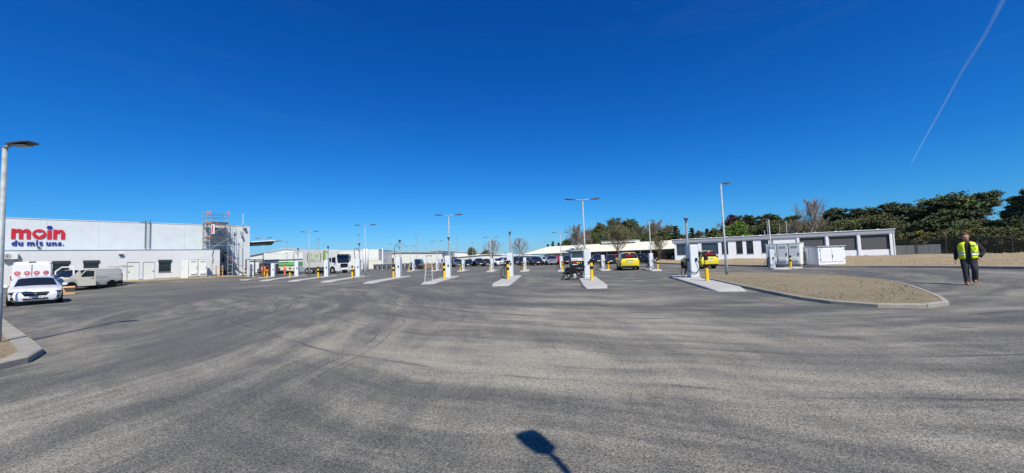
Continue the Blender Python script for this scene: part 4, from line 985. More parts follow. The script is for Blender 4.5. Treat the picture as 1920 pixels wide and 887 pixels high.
# white panel van behind it, rear towards us
pv = car('bigvan', P_white, (-38.3, 29.9, 0), math.atan2(29.6, -38.0) + R(-2), 'tall white panel van with four red round emblems, rear to the camera', 'van')
for s in (-1, 1):
    d = MB().m(P_white).box((-2.965, s * .455, 1.36), (.05, .87, 1.86), ch=.02).build('rear_door', None, pv)
    MB().m(M_anth).box((-2.995, s * .90, 1.2), (.03, .04, .12)).build('hinge', None, d)
B('high_brake_light', M_anth, pv, (-2.97, -2.88, -.16, .16, 2.44, 2.50)); B('door_seam', M_anth, pv, (-2.975, -2.95, -.012, .012, .44, 2.28))
for k in range(4):
    y = .66 - k * .44
    q = MB().m(M_red).cyl((-2.995, y, 1.66), .155, .012, 20, 'X').build('emblem', None, pv)
    MB().m(M_white).cyl((-3.003, y, 1.66), .125, .006, 18, 'X').build('emblem_ring', None, q)
    MB().m(M_red).cyl((-3.008, y, 1.66), .108, .006, 18, 'X').build('emblem_disc', None, q)
    ic = MB().m(M_white)
    if k == 0: ic.box((-3.013, y, 1.65), (.006, .085, .06)); ic.box((-3.013, y, 1.70), (.006, .03, .04))
    elif k == 1: ic.box((-3.013, y, 1.66), (.006, .10, .07)); 
    elif k == 2: ic.box((-3.013, y, 1.645), (.006, .11, .035)); ic.box((-3.013, y + .01, 1.68), (.006, .06, .03))
    else: ic.box((-3.013, y, 1.69), (.006, .06, .012)); ic.box((-3.013, y, 1.66), (.006, .06, .012)); ic.box((-3.013, y, 1.63), (.006, .06, .012)); ic.box((-3.013, y + .025, 1.66), (.006, .012, .08))
    ic.build('emblem_icon', None, q); B('caption', M_red, q, (-3.0, -2.992, y - .09, y + .09, 1.44, 1.46))
dv = empty('open_door', (0, 0, 0), 0); dv.parent = pv; dv.location = (1.95, -1.03, 0); dv.rotation_euler = (0, 0, R(72))
dm = MB().m(P_white); dm.span(-1.15, 0, -.04, .04, .45, 1.22); dm.span(-1.15, -1.05, -.04, .04, 1.22, 2.12); dm.span(-.08, 0, -.04, .04, 1.22, 1.75); dm.span(-1.05, -.35, -.04, .04, 2.03, 2.12)
dm.add([(-.40, -.04, 2.12), (-.40, .04, 2.12), (0, .04, 1.75), (0, -.04, 1.75), (-.40, -.04, 2.02), (-.40, .04, 2.02), (-.08, .04, 1.70), (-.08, -.04, 1.70)], [(0, 3, 2, 1), (4, 5, 6, 7), (0, 4, 7, 3), (1, 2, 6, 5), (0, 1, 5, 4), (3, 7, 6, 2)])
dm.build('door_shell', None, dv); B('door_pocket', M_black, dv, (-1.0, -.1, .041, .07, .5, 1.0))
B('roof_vent', M_anth, pv, (.2, .6, -.2, .2, 2.52, 2.60))
# beige van side-on, driver's door and tailgate open
bv = car('van', P_beige, (-38.95, 33.9, .02), R(-91), 'beige van standing side-on with its driver door and tailgate open', 'van')
B('side_rub_strip', M_black, bv, (-1.95, -1.1, .955, .985, .42, .60)); 
bw = MB().m(M_black).box((2.42, 0, .46), (.30, 1.66, .34), ch=.06).build('front_bumper', None, bv)
B('rear_corner_trim', M_black, bv, (-2.52, -2.0, .90, .975, .36, .66), ch=.02)
B('side_seam', M_ink, bv, (-.06, -.045, .962, .972, .4, 1.7), (-1.2, .0, .962, .970, 1.05, 1.065), (-2.4, -.05, .962, .970, 1.22, 1.24))
od = empty('open_door', (0, 0, 0), 0); od.parent = bv; od.location = (1.22, .99, 0); od.rotation_euler = (0, 0, R(-24))
dm = MB().m(P_beige); dm.span(-1.08, 0, -.03, .03, .36, 1.14); dm.span(-1.08, -.98, -.03, .03, 1.14, 1.74); dm.span(-.98, -.45, -.03, .03, 1.68, 1.74)
dm.add([(-.45, -.03, 1.74), (-.45, .03, 1.74), (0, .03, 1.18), (0, -.03, 1.18), (-.47, -.03, 1.66), (-.47, .03, 1.66), (-.07, .03, 1.14), (-.07, -.03, 1.14)], [(0, 3, 2, 1), (4, 5, 6, 7), (0, 4, 7, 3), (1, 2, 6, 5), (0, 1, 5, 4), (3, 7, 6, 2)])
dm.build('door_shell', None, od); B('handle', M_black, od, (-.98, -.80, .031, .05, 1.0, 1.04)); B('glass', M_glass, od, (-.97, -.5, -.005, .005, 1.15, 1.67))
B('lining', M_ink, od, (-1.0, -.1, -.05, -.031, .45, 1.1))
tg = MB().m(P_beige).box((-3.0, 0, 2.02), (1.0, 1.66, .06), ry=R(-8), ch=.02).build('tailgate', None, bv)
for s in (-1, 1): MB().m(M_steel).tube([(-2.55, s * .8, 1.6), (-2.95, s * .78, 1.98)], .015, 4).build('gas_strut', None, bv)
bx = empty('cardboard_box', (-32.9, 27.6, 0), R(-30), 'open cardboard box standing in front of the beige van', 'box')
M_card = mat('cardboard', (.55, .36, .19), .9, 0, .08, 6)
B('side', M_card, bx, (-.5, .5, -.32, -.30, 0, .52), (-.5, .5, .30, .32, 0, .52), (-.5, -.48, -.30, .30, 0, .52), (.48, .5, -.30, .30, 0, .52)); B('bottom', M_card, bx, (-.478, .478, -.298, .298, .005, .02))
MB().m(M_card).box((.0, -.40, .55), (1.0, .22, .012), rx=R(-20)).build('flap', None, bx); MB().m(M_card).box((.60, 0, .54), (.22, .6, .012), ry=R(25)).build('flap', None, bx)
bg = MB().m(M_black).ering([(0, 0, 0, .42, .3), (0, 0, .15, .46, .34), (0, 0, .38, .36, .25), (0, 0, .5, .12, .1)], 12).build('refuse_bag', smooth=True); bg.location = (-34.2, 28.1, 0); tag(bg, 'black refuse bag between the white estate and the cardboard box', 'bag')
# yellow cars, rear towards us
for i, (x, y, hd, sc, lb) in enumerate(((11.05, 36.2, R(80), .93, 'yellow people carrier on the left, rear towards the camera'), (16.75, 33.9, R(93), .88, 'yellow people carrier partly hidden by the nearest charging station'))):
    yc = car('mpv', P_yel, (x, y, 0), hd, lb, 'car', sc, 'yellow people carriers', rim=M_black)
    rw = MB().m(M_red)
    for k in range(6): rw.box((-2.03, .34 - k * .135, 1.42 + .01 * (k % 2)), (.02, .10, .13), ry=R(-16))
    for k in range(9): rw.box((-2.00, .34 - k * .085, 1.56 - .008 * abs(k - 4)), (.018, .06, .05), ry=R(-16))
    rw.build('red_lettering', None, yc)
    B('white_sticker', M_white, yc, (-1.99, -1.975, -.08, .08, 1.62, 1.68)); B('tailgate_handle', M_chrome, yc, (-2.175, -2.15, -.3, .3, .965, 1.0)); B('badge', M_chrome, yc, (-2.17, -2.15, .28, .38, .84, .90))
    MB().m(M_black).box((-2.12, 0, .36), (.14, 1.5, .22), ch=.04).build('bumper_trim', None, yc)
    B('roof_spoiler', P_yel, yc, (-1.95, -1.80, -.48, .48, 1.725, 1.745))
# far row of parked cars
far = [('suv', P_bluegrey, 857, 77, 'grey-blue off-roader at the left of the long row', 8), ('suv', P_navy, 842, 82, 'dark car half hidden at the stepladder pillar', 14), ('hatch', P_blk, 878, 78, 'black hatchback right of the grey-blue off-roader', -5), ('suv', P_navy, 897, 77, 'navy off-roader with bright front badge glare', 10),
       ('estate', P_blk, 911, 78, 'black estate partly behind the small pillar, left of the white hatchback', 5), ('hatch', P_white, 930, 76, 'white hatchback in the long row, seen left of centre', 25), ('suv', P_blk, 940, 88, 'dark car behind the two white ones', 0), ('suv', P_white, 949, 76, 'white off-roader just left of the central charger', 10),
       ('suv', P_blk, 966, 78, 'black car just right of the central charger', 8), ('suv', P_navy, 979, 73, 'navy off-roader under the larger bare tree', 0), ('hatch', P_grey, 990, 76, 'graphite hatchback between two dark off-roaders', 5), ('suv', P_blk, 1003, 68, 'large black off-roader with shining front', 12),
       ('hatch', P_white, 1018, 72, 'small white car between the black off-roader and the silver one', 30), ('suv', P_silver, 1032, 67, 'silver off-roader left of the red car', 5), ('hatch', P_redc, 1047, 68, 'red car with white front in the long row', 40), ('suv', P_navy, 1066, 68, 'dark blue car just left of the service truck', -8),
       ('suv', P_blk, 1119, 62, 'black off-roader right of the lamp by the service truck', 5), ('hatch', P_navy, 1144, 60, 'small dark blue car left of the red hatchback', 0), ('hatch', P_redc, 1158, 61, 'bright red hatchback just left of the yellow car', 20), ('hatch', P_blk, 1202, 56, 'low black car nose right beside the back row charger', 62),
       ('van', P_navy, 781, 73, 'dark blue van left of the small pillars', -10), ('van', P_white, 832, 92, 'white van glimpsed behind the stepladder', 30)]
for kd, pm, px, Y, lb, dh in far:
    X = (px - 960) / 700 * Y * 1.0 + .0014 * Y * 0
    X = X - .0007 * Y
    face = math.atan2(-Y, -X)
    e = car(kd, pm, (round(X, 2), Y, 0), face + R(dh), lb, 'car' if kd != 'van' else 'van', 1.0, 'cars parked in the far row', detail=False)
# --- box lorry with GLM lettering
lo = empty('box_lorry', (-29.7, 60, 0), math.atan2(-.43, .9), 'white box lorry with green GLM lettering on its side', 'lorry')
M_box = cladding('lorry_box_side', (.60, .61, .59), .5, .05)
MB().m(M_box).span(-6.1, -.25, 0, 2.5, 1.12, 3.86, ch=.03).build('cargo_box', None, lo)
B('frame', M_black, lo, (-6.0, 1.4, .55, 1.95, .62, 1.05)); B('side_skirt', M_steel, lo, (-3.6, -1.0, .03, .09, .50, .95)); B('fuel_tank', M_steel, lo, (-2.3, -1.0, .10, .54, .45, .95), ch=.06)
B('green_stripe', mat('stripe_green', (.28, .48, .06), .5), lo, (-1.06, -.42, -.012, -.001, 1.95, 3.72))
M_glm = mat('lettering_lime', (.30, .55, .04), .5); M_swo = mat('lettering_dark', (.10, .13, .09), .5)
for ch_, gx, gw in (('G', -4.40, .68), ('L', -3.62, .50), ('M', -3.06, .86)):
    me = text_mesh(ch_, 1.55, .012, M_glm, .0, .22); kx = gw / me['w']
    for v in me.vertices: v.co.x *= kx
    part('letter_' + ch_.lower(), me, lo, (gx, -.02, 2.28), (R(90), 0, 0))
for (x, s) in ((-4.72, 1), (-1.74, -1)):
    pts = [(x + s * (.18 - .30 * math.sin(t)) , -.02, 2.70 + .78 * math.cos(t)) for t in [math.pi * i / 10 for i in range(11)]]
    MB().m(M_swo).tube(pts, [.01, .04, .06, .07, .08, .08, .08, .07, .06, .04, .01], 6).build('arc_mark', None, lo)
B('underline', M_swo, lo, (-4.2, -2.2, -.014, -.001, 2.04, 2.09))
cbm = MB().m(P_lr)
sec_ = [(0.05, 2.3, .0), (0.05, 3.0, .0)]
prof = [(.0, .55), (2.05, .40), (2.20, .55), (2.22, 1.35), (2.12, 1.60), (1.92, 2.85), (1.70, 3.05), (.1, 3.12), (.0, 3.0)]
vs = [(x, .02, z) for x, z in prof] + [(x, 2.48, z) for x, z in prof]; n = len(prof)
cbm.add(vs, [tuple(range(n))[::1], tuple(range(2 * n - 1, n - 1, -1))] + [(i, i + n, (i + 1) % n + n, (i + 1) % n) for i in range(n)]).build('cab', None, lo)
MB().m(M_cglass).box((2.035, 1.25, 2.22), (.03, 2.25, 1.15), ry=-R(9)).build('windscreen', None, lo); B('sun_visor', M_black, lo, (1.86, 2.30, .15, 2.35, 2.86, 3.04), ch=.04)
B('side_window', M_cglass, lo, (.95, 1.75, .0, .018, 1.75, 2.55), (.25, .8, .0, .018, 1.85, 2.5)); B('grille', M_black, lo, (2.20, 2.26, .55, 1.95, .95, 1.55), ch=.02)
B('grille_bar', M_steel, lo, (2.262, 2.275, .6, 1.9, 1.2, 1.24)); B('bumper', P_lr, lo, (1.9, 2.32, .05, 2.45, .38, .70), ch=.05); B('air_intake', M_black, lo, (2.321, 2.335, .7, 1.8, .44, .58))
for y in (.32, 2.18): B('headlight', M_hlamp, lo, (2.20, 2.335, y - .22, y + .22, .72, .90), ch=.03)
for y in (-.22, 2.72): B('mirror', M_black, lo, (1.75, 1.95, y - .10, y + .10, 1.85, 2.6), ch=.04)
for ax in (1.05, -3.9, -5.1):
    for y in (.16, 2.34):
        w_ = MB().m(M_rubber).cyl((ax, y, .52), .52, .30, 24, 'Y').build('wheel', None, lo)
        MB().m(M_alu).cyl((ax, y + (-.155 if y < 1 else .155), .52), .28, .02, 16, 'Y').build('rim', None, w_)
MB().m(M_black).cyl((1.05, .03, .56), .62, .04, 20, 'Y').build('wheel_arch', None, lo)
# --- service truck seen from behind, next to the second pillar
st = empty('service_truck', (6.55, 36.4, 0), R(84), 'service truck seen from behind with white board, red lights and roof rack', 'truck')
B('chassis', M_black, st, (0, 4.5, -.85, .85, .35, .62)); B('rear_panel', M_white, st, (-.03, 0, -.86, .86, 1.02, 1.30))
rb = MB().m(M_red)
for k in range(6): rb.span(-.036, -.031, -.80 + .12 * k, -.71 + .12 * k, 1.17, 1.25)
rb.build('red_lettering', None, st); B('small_print', M_red, st, (-.036, -.031, -.80, -.15, 1.09, 1.12))
for k in range(3): B('dark_emblem', M_ink, st, (-.036, -.031, .25 + k * .2, .38 + k * .2, 1.07, 1.15))
B('body', M_steel, st, (.02, 3.0, -.85, .85, .62, 1.35)); B('cab', M_steel, st, (3.02, 4.7, -.82, .82, .45, 1.75), ch=.08)
B('rear_frame', M_vent, st, (0, .06, -.86, -.80, 1.31, 1.95), (0, .06, .80, .86, 1.31, 1.95), (0, .06, -.79, .79, 1.80, 1.86)); B('rear_window', M_glass2, st, (.02, .04, -.79, .79, 1.36, 1.79))
B('side_box', M_steel, st, (.07, 3.0, -.86, -.82, 1.36, 1.9), (.07, 3.0, .82, .86, 1.36, 1.9)); B('rack_floor', M_black, st, (-.1, 3.2, -.86, .86, 1.87, 1.95)); B('rack_rail', M_galv, st, (-.12, 3.2, -.88, -.84, 1.96, 2.04), (-.12, 3.2, .84, .88, 1.96, 2.04), (-.14, -.10, -.83, .83, 1.96, 2.04))
for y in (.86, -.62): pass
ld = MB().m(M_alu); 
ll = empty('rear_ladder', (0, 0, 0)); ll.parent = st
for y in (-.62, -.30): MB().m(M_alu).tube([(-.09, y, 1.32), (-.09, y, 2.12)], .02, 5).build('rail', None, ll)
for k in range(4): MB().m(M_alu).tube([(-.09, -.62, 1.4 + k * .2), (-.09, -.30, 1.4 + k * .2)], .015, 5).build('rung', None, ll)
B('light_bar', M_black, st, (-.05, -.01, -.84, .84, .72, .92)); B('tail_light', M_tail, st, (-.065, -.051, .45, .78, .76, .88)); B('tail_light', M_tail, st, (-.065, -.051, -.78, -.62, .76, .88))
B('reflector', mat('amber', (.75, .38, .08), .4), st, (-.065, -.051, .05, .40, .76, .88), (-.065, -.051, -.20, -.05, .76, .88), (-.065, -.051, -.5, -.3, .76, .88)); B('number_plate', M_plate, st, (-.065, -.051, .25, .75, .62, .70))
for y in (-.72, .72):
    for x in (.8, 3.9): MB().m(M_rubber).cyl((x, y, .34), .34, .22, 18, 'Y').build('wheel', None, st)
# dark cart and cable heap between truck and pillar
ct = empty('equipment_cart', (3.55, 24.3, 0), R(20), 'dark equipment trolley with coiled hoses left of the second pillar', 'trolley')
MB().m(M_black).add([(-.25, -.3, .35), (.5, -.3, .2), (.55, -.3, .72), (.05, -.3, .78), (-.25, .3, .35), (.5, .3, .2), (.55, .3, .72), (.05, .3, .78)], [(0, 1, 2, 3), (7, 6, 5, 4), (0, 4, 5, 1), (1, 5, 6, 2), (2, 6, 7, 3), (3, 7, 4, 0)]).build('tool_bag', None, ct)
for (x, y, r) in ((-.25, -.35, .26), (.55, -.35, .24)):
    w_ = MB().m(M_rubber).tube([(x + r * math.cos(t), y, r + .02 + r * math.sin(t)) for t in [2 * math.pi * i / 16 for i in range(17)]], .03, 6).build('wheel', None, ct); MB().m(M_steel).cyl((x, y, r + .02), .05, .06, 10, 'Y').build('hub', None, w_)
MB().m(M_steel).tube([(-.5, -.3, .05), (-.1, -.3, .3), (.5, -.3, .3), (.85, -.3, .7)], .03, 6).build('frame', None, ct); MB().m(M_black).tube([(-.6, -.2, .03), (-.4, 0, .2), (0, .1, .05), (.5, -.1, .3), (.9, -.2, .1)], .035, 6).build('hose', None, ct)
MB().m(M_vent).ering([(.25, -.42, .10, .09, .06), (.25, -.42, .30, .12, .07), (.25, -.42, .38, .05, .04)], 12).build('canister', None, ct)
wire('cable', [(3.95, 23.2, 1.1), (3.85, 23.2, .6), (4.1, 23.0, .35), (4.42, 22.9, .9)], .02, None); 
tag(bpy.data.objects['cable'], 'black cable looping off the left side of the second pillar', 'cable')
# --- red vehicle and green sheeted stall far left
rv = empty('red_utility_vehicle', (-46.9, 71, 0), R(-8), 'red utility vehicle under the dark gantry behind the orange worker', 'vehicle')
MB().m(P_redc).span(-1.9, 1.4, 0, 2.0, .45, 1.15, ch=.08).build('body', None, rv); MB().m(paint('dark_red', (.20, .01, .02))).span(-1.7, 1.2, .15, 1.85, 1.15, 2.15, ch=.1).build('cab', None, rv)
B('window', M_hlamp, rv, (-1.2, -.4, .13, .15, 1.3, 1.8), (-.2, .7, .13, .15, 1.3, 1.8)); B('roof_load', M_white, rv, (-1.6, 1.2, .1, 1.8, 2.17, 2.32)); B('bumper', M_black, rv, (-1.8, 1.3, -.06, -.002, .35, .55)); B('headlight', M_hlamp, rv, (-1.7, -1.2, -.03, -.002, .7, .9), (.6, 1.1, -.03, -.002, .7, .9))
for x in (-1.2, .8): 
    for y in (.1, 1.9): MB().m(M_rubber).cyl((x, y, .35), .35, .22, 16, 'Y').build('wheel', None, rv)
gt = empty('green_container', (-44.9, 74, 0), R(-2), 'green and white container with a darker green stripe behind the second orange worker', 'container')
B('body', M_offw, gt, (-2.6, 2.4, 0, 2.4, .3, 1.4)); B('green_panel', M_green, gt, (-2.6, 2.4, -.02, 2.42, 1.402, 2.25)); B('dark_stripe', M_dgreen, gt, (-2.4, 2.2, -.04, -.021, 1.45, 1.62), (-1.5, .6, -.04, -.021, 2.1, 2.24)); B('skid', M_dgreen, gt, (-2.0, 1.2, -.01, 2.3, .05, .298))
rc = empty('red_trolley', (-43.2, 66, 0), 0, 'small dark red machine just left of the container', 'machine'); B('body', M_maroon, rc, (-.35, .35, -.3, .3, .3, 1.2), ch=.06); B('panel', M_tail, rc, (-.2, .2, -.33, -.301, .6, 1.0)); B('wheel', M_rubber, rc, (-.3, -.15, -.2, .2, 0, .3), (.15, .3, -.2, .2, 0, .3))
# --- grey bins, crates, low vegetation between the halls
bins = empty('wheeled_bin'); MB().m(mat('bin_grey', (.17, .21, .25), .6)).add([(-.28, -.3, .1), (.28, -.3, .1), (.28, .3, .1), (-.28, .3, .1), (-.33, -.38, 1.15), (.33, -.38, 1.15), (.33, .38, 1.15), (-.33, .38, 1.15)], [(3, 2, 1, 0), (4, 5, 6, 7), (0, 1, 5, 4), (1, 2, 6, 5), (2, 3, 7, 6), (3, 0, 4, 7)]).build('body', None, bins)
B('front_recess', M_anth, bins, (-.2, .2, -.40, -.37, .3, 1.0)); B('lid', M_trim, bins, (-.36, .36, -.45, .42, 1.152, 1.24), ch=.03)
for k in range(9):
    b_ = bins if k == 0 else copy_tree(bins); b_.location = (-27.2 + k * .93 - (.0), 74 - k * .12, 0); b_.rotation_euler = (0, 0, R(4))
    b_.scale = (1, 1, .95); tag(b_, ('leftmost', 'second', 'third', 'fourth', 'fifth, middle', 'sixth', 'seventh', 'eighth', 'rightmost')[k] + ' grey bin in the row counted from the white silo', 'bin', 'grey bins in a row')
for k in range(6):
    cr = empty('pallet_stack', (-18.9 + k * .95, 76, 0), R(5), ('leftmost', 'second', 'third', 'fourth', 'fifth', 'rightmost')[k] + ' low brown pallet stack counted from the grey bins', 'pallets', 'pallet stacks beside the grey bins')
    for j in range(4 + (k * 7) % 3): B('pallet', M_wood if (j + k) % 2 else M_brown, cr, (-.42, .42, -.4, .4, .02 + j * .18, .14 + j * .18))
# --- people
def person_meshes():
    """jointed figure facing -Y; skin-modifier body"""
    V = []; E_ = []; Rr = []
    def nd(p, r, par=None):
        V.append(p); Rr.append(r)
        if par is not None: E_.append((par, len(V) - 1))
        return len(V) - 1
    return V, E_, Rr, nd
def skin_mesh(name, V, E_, Rr, mt, sub=2):
    me = bpy.data.meshes.new(name); me.from_pydata(V, E_, []); ob = bpy.data.objects.new(name, me); col.objects.link(ob)
    sk = ob.modifiers.new('skin', 'SKIN'); 
    if not me.skin_vertices: 
        me.attributes  # layer is made by the modifier
    bpy.context.view_layer.update()
    lay = me.skin_vertices[0].data if me.skin_vertices else None
    if lay is None: raise RuntimeError('no skin layer')
    for i, r in enumerate(Rr): lay[i].radius = (r, r) if not isinstance(r, tuple) else r; lay[i].use_root = (i == 0)
    ss = ob.modifiers.new('sub', 'SUBSURF'); ss.levels = sub; ss.render_levels = sub
    bpy.context.view_layer.update()
    out = bpy.data.meshes.new_from_object(ob.evaluated_get(bpy.context.evaluated_depsgraph_get()))
    bpy.data.objects.remove(ob); out.materials.clear(); out.materials.append(mt)
    out.polygons.foreach_set('use_smooth', [True] * len(out.polygons)); return out
def make_person(loc, rz, label, legs, arms, top, bottom, shoe, vest=None, hair=M_hair, scale=1.0, head_turn=(0, 0), helmet=None, lod=False):
    p = empty('person', loc, rz, label, 'person'); p.scale = (scale,) * 3
    (hipL, kneeL, ankL), (hipR, kneeR, ankR) = legs; (elL, wrL), (elR, wrR) = arms
    V, E_, Rr, nd = person_meshes()
    pel = nd((0, 0, .95), .13); sp = nd((0, .01, 1.15), .125, pel); chs = nd((0, .01, 1.36), .13, sp); nk = nd((0, .005, 1.50), .06, chs)
    hx, hy = head_turn
    n2 = nd((hx * .3, -.02 + hy * .3, 1.565), .055, nk); jaw = nd((hx * .6, -.035 + hy * .6, 1.62), .075, n2); sk = nd((hx, -.01 + hy, 1.70), .098, jaw); cr = nd((hx, .005 + hy, 1.765), .07, sk)
    for s, (el, wr_) in ((1, (elL, wrL)), (-1, (elR, wrR))):
        sh_ = nd((s * .17, .01, 1.43), .075, chs); e1 = nd(el, .042, sh_); w1 = nd(wr_, .027, e1)
        d = (Vector(wr_) - Vector(el)).normalized(); pm_ = Vector(wr_) + d * .065; p1 = nd(tuple(pm_), .034, w1)
        side = Vector((0, -1, 0)); side = (side - d * side.dot(d)).normalized(); inn = d.cross(side) * s
        for k, (off, ln) in enumerate(((.030, .070), (.011, .080), (-.010, .075), (-.030, .058))):
            b1 = pm_ + side * off + d * .035; a1 = nd(tuple(b1), .0095, p1); mk = b1 + d * ln * .55 + inn * .008; a2 = nd(tuple(mk), .0085, a1); a3 = nd(tuple(mk + d * ln * .45 + inn * .018), .0075, a2)
        t1 = pm_ + side * .035 - d * .01; a1 = nd(tuple(t1), .011, p1); nd(tuple(t1 + side * .022 + d * .035), .009, a1)
    for hp, kn, an in ((hipL, kneeL, ankL), (hipR, kneeR, ankR)):
        h_ = nd(hp, .085, pel); k_ = nd(kn, .055, h_); a_ = nd(an, .036, k_); nd((an[0], an[1] - .12, an[2] - .05), .03, a_)
    me = skin_mesh('body', V, E_, Rr, M_skin, 1 if lod else 2); body = part('body', me, p)
    # face
    for s in (-1, 1):
        MB().m(M_black).ering([(hx + s * .032, -.103 + hy, 1.69, .010, .006), (hx + s * .032, -.103 + hy, 1.702, .012, .008), (hx + s * .032, -.103 + hy, 1.712, .008, .005)], 8).build('eye', None, p)
        MB().m(M_skin).ering([(hx + s * .098, .0 + hy, 1.66, .010, .018), (hx + s * .104, .0 + hy, 1.69, .012, .026), (hx + s * .10, .0 + hy, 1.715, .008, .015)], 8).build('ear', None, p, True)
    MB().m(M_skin).tube([(hx, -.095 + hy, 1.70), (hx, -.125 + hy, 1.665), (hx, -.105 + hy, 1.655)], [.010, .017, .012], 8).build('nose', None, p, True)
    MB().m(M_tail if False else mat('lips', (.30, .10, .08), .6)).box((hx * .8, -.105 + hy * .8, 1.625), (.045, .012, .012), ch=.004).build('mouth', None, p)
    if helmet: MB().m(helmet).ering([(hx, 0 + hy, 1.725, .125, .14), (hx, 0 + hy, 1.735, .112, .125), (hx, 0 + hy, 1.79, .10, .11), (hx, hy, 1.835, .05, .055)], 14).build('helmet', None, p, True)
    else: MB().m(hair).ering([(hx, .035 + hy, 1.665, .090, .070), (hx, .028 + hy, 1.71, .100, .082), (hx, .016 + hy, 1.745, .100, .094), (hx, .006 + hy, 1.785, .090, .092), (hx, .004 + hy, 1.812, .066, .072), (hx, .004 + hy, 1.828, .03, .035)], 14).build('hair', None, p, True)
    # jacket: torso loft and sleeves as one mesh
    jk = MB().m(top); jk.ering([(0, .01, .88, .185, .135), (0, .01, .93, .20, .145), (0, .01, 1.10, .195, .145), (0, .01, 1.28, .21, .145), (0, .012, 1.40, .215, .14), (0, .012, 1.46, .17, .115), (0, .008, 1.50, .09, .08), (0, .004, 1.545, .072, .07)], 18)
    for s, (el, wr_) in ((1, (elL, wrL)), (-1, (elR, wrR))):
        sh_ = Vector((s * .175, .01, 1.42)); e_ = Vector(el); w_ = Vector(wr_)
        jk.tube([sh_ - Vector((s * .06, 0, -.02)), sh_ + Vector((s * .02, 0, .0)), sh_.lerp(e_, .45), e_ + (sh_ - e_) * .08, e_ + (w_ - e_) * .12, e_.lerp(w_, .6), w_ - (w_ - e_).normalized() * .01], [.07, .082, .070, .060, .058, .050, .043], 12)
    jk.build('jacket', None, p, True)
    tr = MB().m(bottom); tr.ering([(0, .01, .76, .13, .10), (0, .01, .82, .182, .135), (0, .01, .93, .187, .138), (0, .01, 1.0, .17, .13)], 18)
    for hp, kn, an in ((hipL, kneeL, ankL), (hipR, kneeR, ankR)):
        h_, k_, a_ = Vector(hp), Vector(kn), Vector(an)
        tr.tube([h_ + Vector((0, 0, .06)), h_ - Vector((0, 0, .02)), h_.lerp(k_, .5), k_ + (h_ - k_) * .08, k_ + (a_ - k_) * .1, k_.lerp(a_, .5), k_.lerp(a_, .85), a_ + Vector((0, 0, -.02))], [.09, .107, .096, .082, .078, .074, .070, .072], 12)
    tr.build('trousers', None, p, True)
    for an in (ankL, ankR):
        x, y, z = an; tilt = .0
        MB().m(shoe).ering([(x, y - .06, z - .08, .055, .15), (x, y - .06, z - .055, .058, .155), (x, y - .045, z - .02, .052, .125), (x, y - .01, z + .02, .05, .075), (x, y, z + .05, .048, .058)], 14).build('shoe', None, p, True)
    if vest:
        vm = MB().m(vest); rings = [(.90, .215, .165), (.98, .222, .17), (1.12, .218, .17), (1.28, .23, .17), (1.38, .238, .165), (1.45, .20, .14), (1.485, .13, .105)]
        N = 26; a0, a1 = R(-90 + 17), R(270 - 17); vs = []; fs = []
        for (z, rx, ry) in rings:
            for i in range(N + 1):
                a = a0 + (a1 - a0) * i / N; vs.append((rx * math.cos(a), .012 + ry * math.sin(a), z))
        for r in range(len(rings) - 1):
            for i in range(N): o = r * (N + 1) + i; fs.append((o, o + 1, o + N + 2, o + N + 1))
        vm.add(vs, fs); v = vm.build('vest', None, p, True)
        so = v.modifiers.new('thickness', 'SOLIDIFY'); so.thickness = .012; so.offset = 1
        for zb in (1.02, 1.12):
            bm_ = MB().m(M_reflect); vs = []; fs = []
            for z in (zb, zb + .045):
                for i in range(N + 1):
                    a = a0 + (a1 - a0) * i / N; vs.append((.236 * math.cos(a), .012 + .186 * math.sin(a), z))
            for i in range(N): fs.append((i, i + 1, i + N + 2, i + N + 1))
            b_ = bm_.add(vs, fs).build('reflective_band', None, v, True); so = b_.modifiers.new('thickness', 'SOLIDIFY'); so.thickness = .004; so.offset = 1
        B('chest_pocket', vest, v, (.09, .19, -.172, -.150, 1.18, 1.30), ch=.005)
        MB().m(M_reflect).span(.09, .22, -.165, -.14, 1.36, 1.40, ch=.01).build('shoulder_band', None, v)
    return p
walk = (((.095, 0, .88), (.115, -.13, .51), (.10, .10, .16)), ((-.095, 0, .88), (-.09, -.06, .49), (-.075, -.10, .085)))
make_person((16.4, 13.5, 0), math.atan2(-16.2, -(-13.5)) * 0 + R(-50) + 0, 'man in yellow high-visibility vest and dark clothes walking on the asphalt at the right', walk,
            (((.36, .06, 1.17), (.25, -.06, .95)), ((-.27, .03, 1.14), (-.29, -.05, .88))), M_jacket, M_navy, M_leather, M_hivis, head_turn=(-.03, -.035), scale=1.03)
stand = (((.10, 0, .88), (.11, -.02, .48), (.12, .0, .085)), ((-.10, 0, .88), (-.11, -.02, .48), (-.12, .0, .085)))
arm_d = (((.27, .03, 1.15), (.26, -.10, .92)), ((-.27, .03, 1.15), (-.26, -.10, .92)))
make_person((-36.4, 54.6, 0), R(60), 'worker in full orange clothing in front of the red vehicle', stand, arm_d, M_orange, M_yellow, M_orange2, None, lod=True)
make_person((-36.9, 60.5, 0), R(-40), 'worker in orange clothing standing before the green container', stand, arm_d, M_orange, M_orange, M_orange2, None, lod=True, scale=.97)
make_person((25.6, 65.4, 0), R(20), 'dark dressed figure at the glazed entrance, the left one', stand, arm_d, M_jacket, M_navy, M_black, None, lod=True)
make_person((27.5, 64.2, 0), R(-20), 'dark dressed figure with grey trousers at the glazed entrance, beside the pavilion corner', stand, arm_d, M_jacket, M_trim, M_black, None, lod=True)

